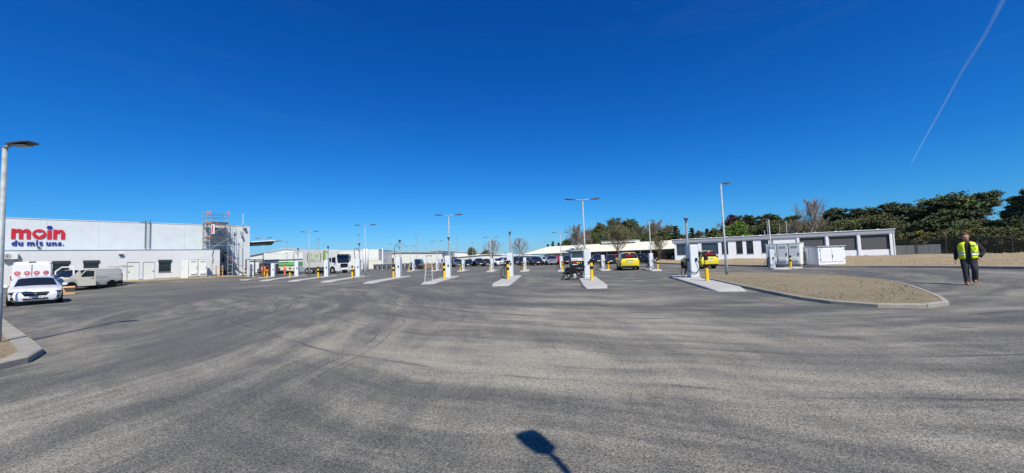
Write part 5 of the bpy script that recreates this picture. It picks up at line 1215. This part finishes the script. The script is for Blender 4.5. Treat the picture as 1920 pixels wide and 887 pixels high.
# --- scaffold tower at the corner of the hall wing
sf = empty('scaffold_tower', HALL, HANG, 'scaffold stair tower with orange boards at the end of the low hall wing', 'scaffold')
def sbar(name, a, b, r=.028, mt=None): return MB().m(mt or M_galv).tube([a, b], r, 6).build(name, None, sf)
XS, YS = (14.75, 15.15, 17.05, 17.55), (1.2, 2.75)
for x in XS:
    for y in YS:
        zb = 3.89 if x < 16 else .5
        sbar('upright', (x, y, zb), (x, y, 8.9 if x in (14.75, 15.15, 17.05) else 7.4), .03)
        B('base_plate', M_steel, sf, (x - .08, x + .08, y - .08, y + .08, zb - .02, zb + .03))
for y in YS:
    for z in (4.4, 5.35, 7.2, 8.0, 8.45): sbar('ledger', (14.6, y, z), (17.6 if z < 7.9 else 17.1, y, z), .025, M_steel if z > 7.9 else None)
    for z in (.9, 1.9, 2.9): sbar('ledger', (17.0, y, z), (17.6, y, z))
for x in XS:
    for z in [1.1 + k * .5 for k in range(14)]:
        if x < 16 and z < 4: continue
        if z < 7.6: sbar('rung', (x, YS[0], z), (x, YS[1], z), .016)
for (z, xa, xb) in ((7.22, 14.7, 17.1), (5.38, 14.7, 17.1), (3.6, 16.1, 17.6), (2.1, 16.2, 17.8)):
    for k in range(3): B('platform_board', M_steel if k != 1 else M_vent, sf, (xa, xb, YS[0] + .05 + k * .49, YS[0] + .50 + k * .49, z, z + .06))
    if z > 5: B('toe_board', M_orange2, sf, (xa, xa + .6, YS[0] - .03, YS[0], z + .06, z + .20)); B('toe_board', M_steel, sf, (xa + .62, xb, YS[0] - .03, YS[0], z + .06, z + .22))
for (xa, za, xb, zb) in ((15.3, 7.2, 17.3, 5.0), (15.0, 5.4, 17.2, 3.3), (16.3, 3.6, 17.6, 2.1), (16.9, 2.1, 18.9, .6)):
    fl = empty('stair_flight'); fl.parent = sf
    for y in (YS[0] + .1, YS[0] + .75): MB().m(M_steel).tube([(xa, y, za), (xb, y, zb)], .045, 5).build('stringer', None, fl)
    MB().m(M_orange2 if za > 7 or za < 3 else M_steel).tube([(xa, YS[0] - .03, za + .75), (xb - .2, YS[0] - .03, zb + .95)], .03, 5).build('handrail', None, fl)
    nst = max(4, int((za - zb) / .22))
    for k in range(nst): t = (k + .5) / nst; B('step', M_vent, fl, (xa + (xb - xa) * t - .10, xa + (xb - xa) * t + .10, YS[0] + .12, YS[0] + .73, za + (zb - za) * t, za + (zb - za) * t + .03))
for a, b in (((14.75, 1.2, 5.4), (17.05, 1.2, 7.2)), ((17.05, 1.2, 3.6), (17.55, 1.2, 5.4)), ((17.55, 1.2, 7.4), (17.95, 1.2, 6.4)), ((17.95, 1.2, 6.4), (17.95, 1.2, 4.0)), ((17.95, 1.2, 4.0), (18.3, 1.2, .7)), ((15.15, 1.2, 3.9), (17.05, 1.2, 5.3))): sbar('brace', a, b, .022, M_steel)
for x, z in ((14.9, 8.35), (15.15, 8.35), (17.05, 8.45)): B('red_tag', mat('faded_pink', (.55, .22, .20), .8), sf, (x - .09, x + .09, 1.1, 1.16, z, z + .4))
B('notice_board', M_white, sf, (15.25, 15.6, 1.0, 1.04, 5.9, 7.1)); B('red_stripe', M_red, sf, (15.3, 15.42, .99, .998, 6.0, 7.0)); B('counterweight', M_black, sf, (16.2, 17.0, 1.3, 2.6, .45, 1.0), (16.4, 17.4, 1.2, 2.3, 1.0, 1.3), ch=.08)
rk = empty('timber_rack', hl(15.6, -1.4, .40), HANG, 'small timber rack leaning at the wing corner', 'rack')
B('post', M_wood, rk, (-.35, -.27, -.1, .1, 0, 1.45), (.27, .35, -.1, .1, 0, 1.45))
for k in range(4): B('shelf', M_wood, rk, (-.27, .27, -.12, .12, .12 + k * .36, .17 + k * .36))
for i, (s, y, w_, h, mt, nm, lb) in enumerate(((14.9, -1.5, .7, .35, M_steel, 'tarpaulin_heap', 'dark tarpaulin heap right of the vented cabinets'), (15.3, -2.3, .5, .25, M_wood, 'timber_offcuts', 'light timber offcuts in front of the rack'), (18.2, -.2, .9, .22, M_steel, 'tube_heap', 'dark heap of tubes at the foot of the scaffold stair'), (19.3, .4, .8, .15, M_wood, 'board_heap', 'flat boards lying between scaffold and shelter'))):
    hp = empty(nm, hl(s, y, rise(s, y)), HANG + i, lb, 'heap')
    for k in range(5): MB().m(mt).box((random.uniform(-w_ / 2, w_ / 2), random.uniform(-.2, .2), h * random.uniform(.2, .6)), (w_ * random.uniform(.4, .9), random.uniform(.12, .3), h * random.uniform(.3, .6)), rz=random.uniform(-.6, .6), ry=random.uniform(-.2, .2), ch=.02).build('piece', None, hp)
# --- mesh fence behind the walking man
fpts = [(49.5, 49.2), (53.0, 46.5), (57, 43), (60, 39.5), (63, 35.5), (65.5, 31), (68, 26), (70, 20)]
fe = empty('mesh_fence', (0, 0, 0), 0, 'dark wire mesh fence along the shrubs behind the walking man', 'fence')
M_fence = mat('fence_dark', (.05, .055, .05), .6, .2)
fp = resample(fpts, 2.5, False)
for a, b in zip(fp, fp[1:]):
    MB().m(M_fence).span(a.x - .03, a.x + .03, a.y - .03, a.y + .03, -.1, 2.25).build('post', None, fe)
    pm_ = MB().m(M_fence); d = b - a
    for k in range(11): pm_.tube([(a.x, a.y, .1 + k * .2), (b.x, b.y, .1 + k * .2)], .008, 3, False)
    for k in range(1, 25): q = a + d * (k / 25); pm_.tube([(q.x, q.y, .1), (q.x, q.y, 2.1)], .006, 3, False)
    o = pm_.build('wire_panel', None, fe); o['kind'] = 'stuff'
gf = empty('grey_hoarding', (49.3, 49.6, 0), math.atan2(-4.5, 5.4), 'pale grey fence hoarding at the pavilion end', 'hoarding')
for k in range(5): B('panel', mat('hoarding_grey', (.20, .22, .22), .7), gf, (k * 1.0, k * 1.0 + .97, 0, .04, .1, 1.35))
sd_ = empty('dark_shed', (78, 52, 0), R(-60), 'long dark low shed behind the trees at the right edge', 'shed')
B('wall', M_trim, sd_, (-8, 14, 0, 6, 0, 3.0)); MB().m(M_anth).add([(-8.4, -.5, 3.0), (14.4, -.5, 3.0), (14.4, 3, 4.1), (-8.4, 3, 4.1), (-8.4, 6.5, 3.0), (14.4, 6.5, 3.0)], [(0, 1, 2, 3), (3, 2, 5, 4)]).build('roof', None, sd_)

# ------------------------------------------------------------------ trees
def rnd_unit():
    while True:
        v = Vector((random.uniform(-1, 1), random.uniform(-1, 1), random.uniform(-1, 1)))
        if .05 < v.length < 1: return v.normalized()
def leaves(mb, mats, centres, n, leaf, squash=.7):
    """small leaf faces scattered in clumps; centres = (pos, radius)"""
    for c, r in centres:
        mt = random.choice(mats); mb.m(mt)
        for _ in range(n):
            p = c + Vector((random.gauss(0, .45) * r, random.gauss(0, .45) * r, random.gauss(0, .45) * r * squash))
            a = rnd_unit() * leaf * random.uniform(.6, 1.3); b = rnd_unit().cross(a).normalized() * leaf * random.uniform(.35, .8)
            mb.add([p - a * .5 - b * .5, p + a * .5 - b * .3, p + a * .3 + b * .5, p - a * .4 + b * .4], [(0, 1, 2, 3)])
def grow(mb, p, d, L, r, depth, spread, tips, up=.15, kmin=2, kmax=3, minr=.012, sides=5):
    pts = [p]; rs = [r]; q = p; dd = d
    for i in range(3):
        dd = (dd + rnd_unit() * .16 + Vector((0, 0, up * .3))).normalized(); q = q + dd * L / 3; pts.append(q); rs.append(max(minr, r * (1 - .12 * (i + 1))))
    mb.tube(pts, rs, max(3, sides), False)
    if depth == 0: tips.append(q); return
    for k in range(random.randint(kmin, kmax)):
        nd_ = (dd + rnd_unit() * spread + Vector((0, 0, up))).normalized(); t = random.choice((1, 1, 2, 3)) if depth < 4 else 3
        grow(mb, pts[t], nd_, L * random.uniform(.62, .85), max(minr, r * .60), depth - 1, spread, tips, up, kmin, kmax, minr, sides - 1)
PROTO = {}
def bare_tree(key, H, seed, levels=3, spread=.75, trunk=.16, bark=None, leafm=None, nl=0, nb=15, minr=.02, base=.22, lean=.9):
    """clear leader with ascending boughs that fork again and again into fine twigs"""
    random.seed(seed); mb = MB().m(bark or M_barkp); tips = []
    def shoot(p, d, L, r, lv):
        n = 4; pts = [p]; rs = [r]; q = p; dd = d
        for i in range(n):
            dd = (dd + rnd_unit() * .13 + Vector((0, 0, .10))).normalized(); q = q + dd * L / n; pts.append(q); rs.append(max(minr * .7, r * (1 - .2 * (i + 1))))
        mb.tube(pts, rs, 5 if lv > 1 else 3, False)
        if lv == 0: tips.append(q); tips.append(pts[2]); return
        for i in range(1, n + 1):
            for _ in range(2 if lv > 1 or random.random() < .6 else 1):
                nd_ = (dd * .75 + rnd_unit() * spread + Vector((0, 0, .18))).normalized()
                shoot(pts[i], nd_, L * random.uniform(.38, .58), max(minr, r * .5), lv - 1)
    top = Vector((random.uniform(-.3, .3), random.uniform(-.3, .3), H * .9)); N = 8
    ax = [Vector((0, 0, 0)).lerp(top, i / N) + Vector((random.uniform(-.1, .1), random.uniform(-.1, .1), 0)) * (i > 0) for i in range(N + 1)]
    mb.tube(ax, [trunk * (1 - .85 * i / N) + .01 for i in range(N + 1)], 8, False)
    for k in range(nb):
        t = base + (1 - base) * (k / (nb - 1)) ** .9 * .97; a = k * 2.4 + random.uniform(-.3, .3); p = ax[0].lerp(top, t)
        out = Vector((math.cos(a), math.sin(a), lean + t * .8)).normalized(); L = H * (.46 * (1 - t) + .13)
        shoot(p, out, L, trunk * (.45 * (1 - t) + .14), levels - 1)
    lf = None
    if leafm:
        lf = MB(); leaves(lf, leafm, [(t, .35) for t in random.sample(tips, min(len(tips), 900))], nl, .13, 1.0)
    s = H / max(t.z for t in tips)
    mb.v = [(x * s, y * s, z * s) for x, y, z in mb.v]
    if lf: lf.v = [(x * s, y * s, z * s) for x, y, z in lf.v]
    PROTO[key] = (mb.mesh('limbs'), lf.mesh('crown') if lf else None)
def crown_tree(key, H, W, seed, mats, base=.25, n=150, per=46, leaf=.30, shape='round', trunk=.22, flat=.6, bark=None):
    random.seed(seed); tr = MB().m(bark or M_bark); lv = MB(); cs = []
    lobes = []
    if shape == 'round':
        for k in range(11):
            a = random.uniform(0, 6.28); rr = random.uniform(.15, .62); z = random.uniform(base + .1, .88); f = math.sin(math.pi * min(1, max(.12, (z - base) / (1 - base)))) ** .6
            lobes.append((Vector((math.cos(a) * rr * W / 2 * f, math.sin(a) * rr * W / 2 * f, z * H)), W * random.uniform(.16, .27)))
        lobes.append((Vector((0, 0, H * .86)), W * .20))
    elif shape == 'pine':      # flat layered pads
        for k in range(22):
            a = random.uniform(0, 6.28); z = random.uniform(base, .95); f = (1 - max(0, (z - .55)) * 1.5) * (0.55 + .45 * min(1, (z - base) * 4)); rr = random.uniform(.2, .85)
            lobes.append((Vector((math.cos(a) * rr * W / 2 * f, math.sin(a) * rr * W / 2 * f, z * H)), W * random.uniform(.12, .20)))
        lobes.append((Vector((0, 0, H * .93)), W * .10))
    elif shape == 'cone':
        for k in range(34):
            t = k / 33; z = base + (1 - base) * t; a = k * 2.4; rr = (1 - t) * .8 * random.uniform(.6, 1.1)
            lobes.append((Vector((math.cos(a) * rr * W / 2, math.sin(a) * rr * W / 2, z * H)), W * (.06 + .13 * (1 - t))))
    tr.tube([(0, 0, 0), (random.uniform(-.2, .2), random.uniform(-.2, .2), H * .45), (0, 0, H * (.85 if shape != 'cone' else .97))], [trunk, trunk * .7, .04], 7)
    for c, r in lobes:
        z0_ = c.z - Vector((c.x, c.y)).length * (.5 if shape != 'cone' else .1); tr.tube([(0, 0, max(.3, z0_)), (c.x * .5, c.y * .5, (max(.3, z0_) + c.z) / 2), tuple(c)], [trunk * .35, trunk * .22, .03], 5, False)
        for _ in range(max(1, n // len(lobes))):
            d = rnd_unit(); cs.append((c + Vector((d.x * r * random.uniform(.35, 1.0), d.y * r * random.uniform(.35, 1.0), d.z * r * flat * random.uniform(.35, 1.0))), r * random.uniform(.22, .42)))
    leaves(lv, mats, cs, per, leaf, flat)
    PROTO[key] = (tr.mesh('limbs'), lv.mesh('crown'))
G_pine = [leafmat('pine_dark', (.044, .068, .034)), leafmat('pine_mid', (.072, .100, .044)), leafmat('pine_light', (.120, .138, .058))]
G_dec = [leafmat('leaf_olive', (.13, .14, .05)), leafmat('leaf_mid', (.09, .12, .042)), leafmat('leaf_brown', (.11, .098, .05))]
G_fresh = [leafmat('leaf_fresh', (.16, .25, .045)), leafmat('leaf_fresh_dark', (.09, .16, .035))]
G_spring = [leafmat('bud_olive', (.17, .155, .07)), leafmat('bud_green', (.14, .155, .06))]
G_copper = [leafmat('leaf_copper', (.065, .030, .036)), leafmat('leaf_copper_dark', (.055, .022, .028))]
G_gold = [leafmat('leaf_gold', (.19, .15, .03)), leafmat('leaf_gold_green', (.11, .12, .03))]
crown_tree('pineA', 10, 9, 11, G_pine, .18, 405, 42, 0.276, 'pine', .28, .5)
crown_tree('pineB', 9, 7.5, 12, G_pine, .10, 351, 42, 0.276, 'pine', .25, .55)
crown_tree('pineC', 8, 7, 13, G_pine + [G_dec[1]], .12, 324, 42, 0.258, 'round', .25, .6)
crown_tree('dec', 9, 8, 14, G_dec, .12, 351, 37, 0.239, 'round', .22, .8)
crown_tree('fresh', 6.5, 7.5, 15, G_fresh, .05, 324, 42, 0.239, 'round', .2, .8)
crown_tree('copper', 8, 8, 16, G_copper, .15, 324, 42, 0.258, 'round', .22, .8)
crown_tree('cone', 8, 4.2, 17, G_pine, .08, 324, 32, 0.239, 'cone', .18, .4)
crown_tree('shrub', 3.2, 4.2, 18, G_dec + G_spring, .0, 202, 32, 0.184, 'round', .08, .8)
crown_tree('gold', 3.6, 4.2, 19, G_gold + [G_dec[1]], .05, 175, 32, 0.184, 'round', .08, .7)
crown_tree('dusk', 7, 9, 20, [G_dec[1], G_pine[2], G_dec[2]], .0, 405, 35, 0.239, 'round', .2, .8)
bare_tree('bareA', 9, 31, 3, .62, .15, nb=15, lean=.8)
bare_tree('bareB', 12, 34, 4, .58, .17, nb=8, lean=1.2, minr=.018, base=.28)
bare_tree('bareC', 8, 36, 3, .70, .14, nb=17, lean=.6)
bare_tree('budA', 9, 38, 3, .65, .15, M_bark, G_spring, 5, nb=16, lean=.9)
bare_tree('budB', 8, 41, 3, .65, .12, M_bark, G_spring, 6, nb=14, lean=1.0)
random.seed(99)
def tree(key, px, Y, H, W, label, cat='tree', group=None, name=None, top=None):
    X = (px - 960) / 700 * Y
    a, b = PROTO[key]; base = {'pineA': (10, 9), 'pineB': (9, 7.5), 'pineC': (8, 7), 'dec': (9, 8), 'fresh': (6.5, 7.5), 'copper': (8, 8), 'cone': (8, 4.2), 'shrub': (3.2, 4.2), 'gold': (3.6, 4.2), 'dusk': (7, 9), 'bareA': (9, 7), 'bareB': (12, 8), 'bareC': (8, 7), 'budA': (9, 7.5), 'budB': (8, 6.5)}[key]
    e = empty(name or {'shrub': 'shrub', 'gold': 'shrub', 'cone': 'conifer_tree', 'pineA': 'pine_tree', 'pineB': 'pine_tree', 'pineC': 'pine_tree'}.get(key, 'bare_tree' if key.startswith('ba') else 'broadleaf_tree'), (round(X, 2), Y, -.05), random.uniform(0, 6.28), label, cat, group)
    sx = W / base[1]; e.scale = (sx, sx, H / base[0])
    part('trunk', a, e)
    if b: part('crown', b, e)
    return e
# bare trees between the parked cars and the halls
tree('bareA', 921, 80, 5.9, 6.6, 'smaller bare tree left of the central charger')
tree('bareC', 975, 80, 5.9, 6.2, 'larger bare tree just right of the central charger')
tree('bareB', 1083, 74, 7.9, 7.5, 'tall bare tree behind the service truck and its lamp')
tree('budA', 1158, 63, 6.6, 7.5, 'budding tree with forked trunk rising over the red and yellow cars')
tree('budB', 1235, 62, 4.4, 4.2, 'slender bare tree before the glazed entrance')
tree('bareB', 1234, 112, 11.6, 12, 'broad bare grey tree above the right half of the cream roof')
tree('bareB', 1198, 105, 9.6, 9, 'bare twiggy tree between the green tree and the broad bare one')
tree('bareB', 1523, 72, 11.2, 8.5, 'tallest bare tree sticking out above the white pavilion')
tree('bareA', 1493, 76, 7.6, 6, 'low bare tree at the foot of the tallest bare tree')
tree('bareB', 1096, 100, 7.5, 7, 'bare tree behind the tallest double lamp')
# dense belt, from left to right
belt = [('dusk', 884, 130, 5.3, 5, 'dark round tree right of the stepladder lamp'), ('dec', 912, 132, 4.6, 6, 'brownish low tree behind the smaller bare tree'), ('cone', 1027, 118, 5.4, 4, 'first small conifer behind the cream roof end'), ('cone', 1036, 118, 6.2, 4.5, 'second small conifer behind the cream roof end'), ('cone', 1047, 120, 5.8, 4.5, 'third small conifer behind the cream roof'),
 ('pineC', 1062, 112, 6.6, 7, 'dark tree left of the tallest double lamp'), ('budA', 1078, 110, 8.5, 8, 'olive budding tree behind the service truck'), ('dusk', 1140, 96, 7.4, 12, 'dark thicket below the big green tree'), ('dusk', 1182, 96, 6.8, 11, 'dark thicket right of the roof lantern'), ('budA', 1222, 104, 9.6, 10, 'grey budding tree just left of the broad bare tree'), ('budA', 1256, 108, 9.6, 9, 'grey budding tree just right of the broad bare tree'), ('dusk', 1284, 96, 5.6, 9, 'thicket between the two blue-green conifers'), ('dusk', 1350, 92, 6.2, 11, 'thicket under the copper beech'), ('dusk', 1440, 88, 7.4, 12, 'thicket behind the slim pole'), ('dusk', 1590, 80, 7.0, 12, 'dark thicket behind the first shutter'), ('dusk', 1650, 76, 7.2, 12, 'dark thicket behind the third shutter'), ('dusk', 1107, 104, 8, 9, 'dark undergrowth tree right of the tallest double lamp'), ('dec', 1127, 102, 10.1, 8, 'olive green tree at the left of the green pair'), ('dec', 1150, 104, 11.4, 11, 'big olive and green tree above the roof lantern'), ('pineC', 1176, 104, 11.2, 9, 'dark topped green tree right of the roof lantern'),
 ('budA', 1160, 98, 9.5, 10, 'brown budding tree in front of the big green one'), ('budA', 1200, 98, 9.0, 9, 'greyish budding tree behind the slim lamp'), ('dusk', 1218, 98, 6.5, 9, 'dark undergrowth under the broad bare tree'), ('dec', 1240, 96, 7.6, 7, 'brown green tree under the broad bare tree'), ('cone', 1268, 92, 7.9, 7, 'blue-green conifer left of the pavilion'), ('pineC', 1253, 98, 6.3, 6, 'dark tree left of the conifer'),
 ('cone', 1298, 94, 7.4, 6, 'conifer right behind the camera mast'), ('dec', 1312, 96, 6.7, 6, 'russet small tree over the pavilion left end'), ('cone', 1326, 96, 7.2, 5, 'conifer over the second window'), ('dec', 1340, 92, 7.0, 6, 'green tree left of the copper beech'), ('copper', 1374, 92, 10.0, 9, 'dark red copper beech above the pavilion'), ('fresh', 1386, 84, 7.7, 8.5, 'bright fresh green tree in front of the copper beech'),
 ('pineB', 1405, 94, 10.2, 9, 'pine right of the copper beech'), ('pineA', 1428, 92, 9.9, 10, 'wide pine behind the slim pole'), ('pineB', 1450, 92, 9.9, 9, 'pine right of the slim pole'), ('dec', 1467, 90, 8.6, 8, 'brownish tree left of the tall bare tree'), ('pineA', 1480, 94, 9.6, 9, 'dark pine left of the tall bare tree'), ('dusk', 1503, 86, 7.2, 9, 'olive undergrowth under the tall bare tree'), ('budA', 1535, 82, 8.0, 9, 'brown budding tree right under the tall bare tree'), ('pineB', 1556, 88, 9.6, 8, 'pine right of the tall bare tree'),
 ('pineA', 1585, 86, 10.4, 10, 'broad pine above the first pavilion shutter'), ('pineB', 1612, 84, 9.9, 9, 'pine above the middle pavilion shutter'), ('pineC', 1634, 84, 10.2, 9, 'round pine above the third pavilion shutter'), ('pineA', 1660, 82, 10.6, 9, 'pine near the pavilion end'), ('pineB', 1690, 78, 10.6, 10, 'high pine right behind the pavilion end'), ('pineA', 1722, 76, 9.8, 10, 'layered pine left of the largest pine'),
 ('pineA', 1762, 70, 10.8, 13, 'largest pine, left half of the great crown'), ('pineC', 1800, 68, 11.2, 14, 'largest pine, main domed crown behind the walking man'), ('pineA', 1842, 66, 11.0, 12, 'pine forming the right shoulder of the great crown'), ('pineC', 1775, 62, 7.6, 10, 'darker pine below the great crown'), ('pineB', 1838, 60, 7.2, 9, 'low dark pine right of the walking man'),
 ('cone', 1915, 58, 9.0, 9, 'dark blue-green tree cut by the right picture edge'), ('pineA', 1935, 50, 9.2, 8, 'pine at the right picture edge'), ('dusk', 1735, 64, 5.4, 9, 'olive thicket tree behind the hoarding'), ('dusk', 1815, 56, 5.0, 9, 'olive thicket tree directly behind the walking man'), ('dusk', 1875, 54, 4.6, 9, 'thicket tree behind the fence right of the man'), ('dusk', 1700, 66, 5.0, 8, 'thicket tree beside the pavilion end')]
for k, px, Y, H, W, lb in belt: tree(k, px, Y, H * (.93 if px > 1680 else 1.0), W * (.95 if px > 1680 else 1.0), lb, 'tree')
for k, px, Y, H, W, lb in (('gold', 1731, 58, 3.5, 5.2, 'yellowish shrub left of the walking man'), ('shrub', 1706, 60, 3.2, 5, 'green shrub at the pavilion end'), ('shrub', 1762, 56, 3.0, 5, 'dark shrub between the yellowish one and the man'), ('shrub', 1792, 54, 3.2, 5, 'shrub just left of the walking man'), ('gold', 1832, 50, 3.5, 5, 'pale green shrub just right of the walking man'),
                           ('shrub', 1860, 48, 3.2, 5, 'shrub at the fence right of the man'), ('shrub', 1888, 46, 3.0, 5, 'shrub close to the dark shed'), ('shrub', 1915, 44, 2.8, 5, 'last shrub at the right picture edge'), ('gold', 1668, 70, 3.4, 5, 'golden shrub showing over the pavilion roof end')):
    tree(k, px, Y, H, W, lb, 'shrub')
hd = MB(); random.seed(5); leaves(hd, G_dec, [(Vector((-22.5 + i * .35, 86 + random.uniform(-.5, .5), .45 + random.uniform(0, .3))), .5) for i in range(16)], 60, .2, .8)
o = hd.build('weeds'); tag(o, 'olive scrub in front of the maroon shed', 'scrub', kind='stuff')
def clods(name, poly, n, z, mt, smin, smax, label, seed):
    random.seed(seed); mb = MB().m(mt); xs = [p[0] for p in poly]; ys = [p[1] for p in poly]; k = 0
    while k < n:
        x, y = random.uniform(min(xs), max(xs)), random.uniform(min(ys), max(ys))
        if not inside((x, y), poly): continue
        k += 1; r = random.uniform(smin, smax) * random.choice((.5, .7, 1)); zz = z(x, y); a = random.uniform(0, 6.28)
        ring = [(x + r * math.cos(a + j * 1.257) * random.uniform(.7, 1.2), y + r * math.sin(a + j * 1.257) * random.uniform(.7, 1.2), zz - .01) for j in range(5)]
        mb.add(ring + [(x + random.uniform(-.3, .3) * r, y + random.uniform(-.3, .3) * r, zz + r * random.uniform(.35, .8))], [(j, (j + 1) % 5, 5) for j in range(5)])
    return tag(mb.build(name), label, 'soil clods', kind='stuff')
pr_ = [(p.x, p.y) for p in inset(PR, .25)]
clods('soil_clods', pr_, 5200, lambda x, y: .15 + .02 * hnoise(x, y), M_soil, .008, .032, 'crumbly clods scattered over the brown kerbed bed', 3)
clods('soil_clods', [(p.x, p.y) for p in inset(PLf, .4)], 2500, lambda x, y: .14 + .03 * hnoise(x, y), M_soil2, .008, .035, 'crumbly clods scattered over the sandy bed at the left', 4)
clods('soil_clods', [(24, 30), (27, 25.5), (29, 20), (31, 16), (62, 22), (56, 38), (48, 46), (36, 58), (24, 60), (22.5, 40)], 9000, lambda x, y: .20 + .10 * hnoise(x, y, .6), M_soil2, .03, .14, 'lumpy clods on the sandy verge before the pavilion', 6)
gs = MB().m(leafmat('weed_green', (.10, .12, .04))); random.seed(8)
for _ in range(110):
    while True:
        x, y = random.uniform(8, 16.5), random.uniform(9, 25)
        if inside((x, y), pr_): break
    for j in range(5):
        a = random.uniform(0, 6.28); l = random.uniform(.03, .08); gs.add([(x, y, .14), (x + .012 * math.cos(a + 1.5), y + .012 * math.sin(a + 1.5), .14), (x + l * math.cos(a), y + l * math.sin(a), .16 + l)], [(0, 1, 2)])
tag(gs.build('weeds'), 'sparse little weeds sprouting on the brown bed', 'weeds', kind='stuff')
# loose grit on the asphalt
gr = MB().m(M_kerb2); random.seed(12)
for _ in range(500):
    d = random.uniform(2.2, 22) ; a = random.uniform(-1.1, 1.1); x, y = d * math.tan(a) * .9, d
    if inside((x, y), [tuple(p) for p in PR]) or x < -8: continue
    r = random.uniform(.003, .008); gr.add([(x - r, y - r * .6, .0), (x + r, y - r * .5, .0), (x + r * .2, y + r, .0), (x, y, r * 1.1)], [(0, 1, 3), (1, 2, 3), (2, 0, 3)])
tag(gr.build('grit'), 'loose pale grit lying about on the asphalt', 'grit', kind='stuff')
# thin post row / crane far away
crn = MB().m(M_maroon).tube([(-14.2, 140, 1), (-15.6, 140, 5.8)], .12, 5).build('crane_jib'); tag(crn, 'thin reddish crane jib leaning over the far depot', 'crane')
# contrail: a thin drifting ice trail far up
def contrail():
    m = bpy.data.materials.new('ice_trail'); m.use_nodes = True; n, l = m.node_tree.nodes, m.node_tree.links
    for q in list(n): n.remove(q)
    out = n.new('ShaderNodeOutputMaterial'); tr = n.new('ShaderNodeBsdfTransparent'); df = n.new('ShaderNodeBsdfTranslucent'); df.inputs[0].default_value = (.62, .82, 1, 1)
    d2 = n.new('ShaderNodeBsdfDiffuse'); d2.inputs[0].default_value = (.62, .82, 1, 1); ad = n.new('ShaderNodeMixShader'); ad.inputs[0].default_value = .5; l.new(df.outputs[0], ad.inputs[1]); l.new(d2.outputs[0], ad.inputs[2])
    mx = n.new('ShaderNodeMixShader'); tc = n.new('ShaderNodeTexCoord'); nz = n.new('ShaderNodeTexNoise'); nz.inputs['Scale'].default_value = .006; nz.inputs['Detail'].default_value = 5
    l.new(tc.outputs['Object'], nz.inputs['Vector']); mr = n.new('ShaderNodeMapRange'); mr.inputs['From Min'].default_value = .3; mr.inputs['From Max'].default_value = .7; mr.inputs['To Min'].default_value = .05; mr.inputs['To Max'].default_value = .13
    l.new(nz.outputs['Fac'], mr.inputs[0]); l.new(mr.outputs[0], mx.inputs[0]); l.new(tr.outputs[0], mx.inputs[1]); l.new(ad.outputs[0], mx.inputs[2]); l.new(mx.outputs[0], out.inputs[0])
    return m
CT = [(7150, 5050, 3720, 34), (7230, 5200, 3510, 33), (7313, 5500, 3168, 28), (7338, 5900, 2703, 23), (7453, 6300, 2287, 17), (7697, 6800, 1947, 13), (8087, 7400, 1673, 10), (8339, 7700, 1642, 5)]
mt = contrail()
for k, sc in ((0, 1.0), (1, .55)):
    pass
mb = MB().m(mt).tube([(x, y, z) for x, y, z, r in CT], [r for *_, r in CT], 10)
mb.tube([(x, y, z) for x, y, z, r in CT], [r * .5 for *_, r in CT], 10)
o = mb.build('contrail', smooth=True); tag(o, 'thin white aircraft trail high in the sky at the right', 'contrail', kind='stuff')
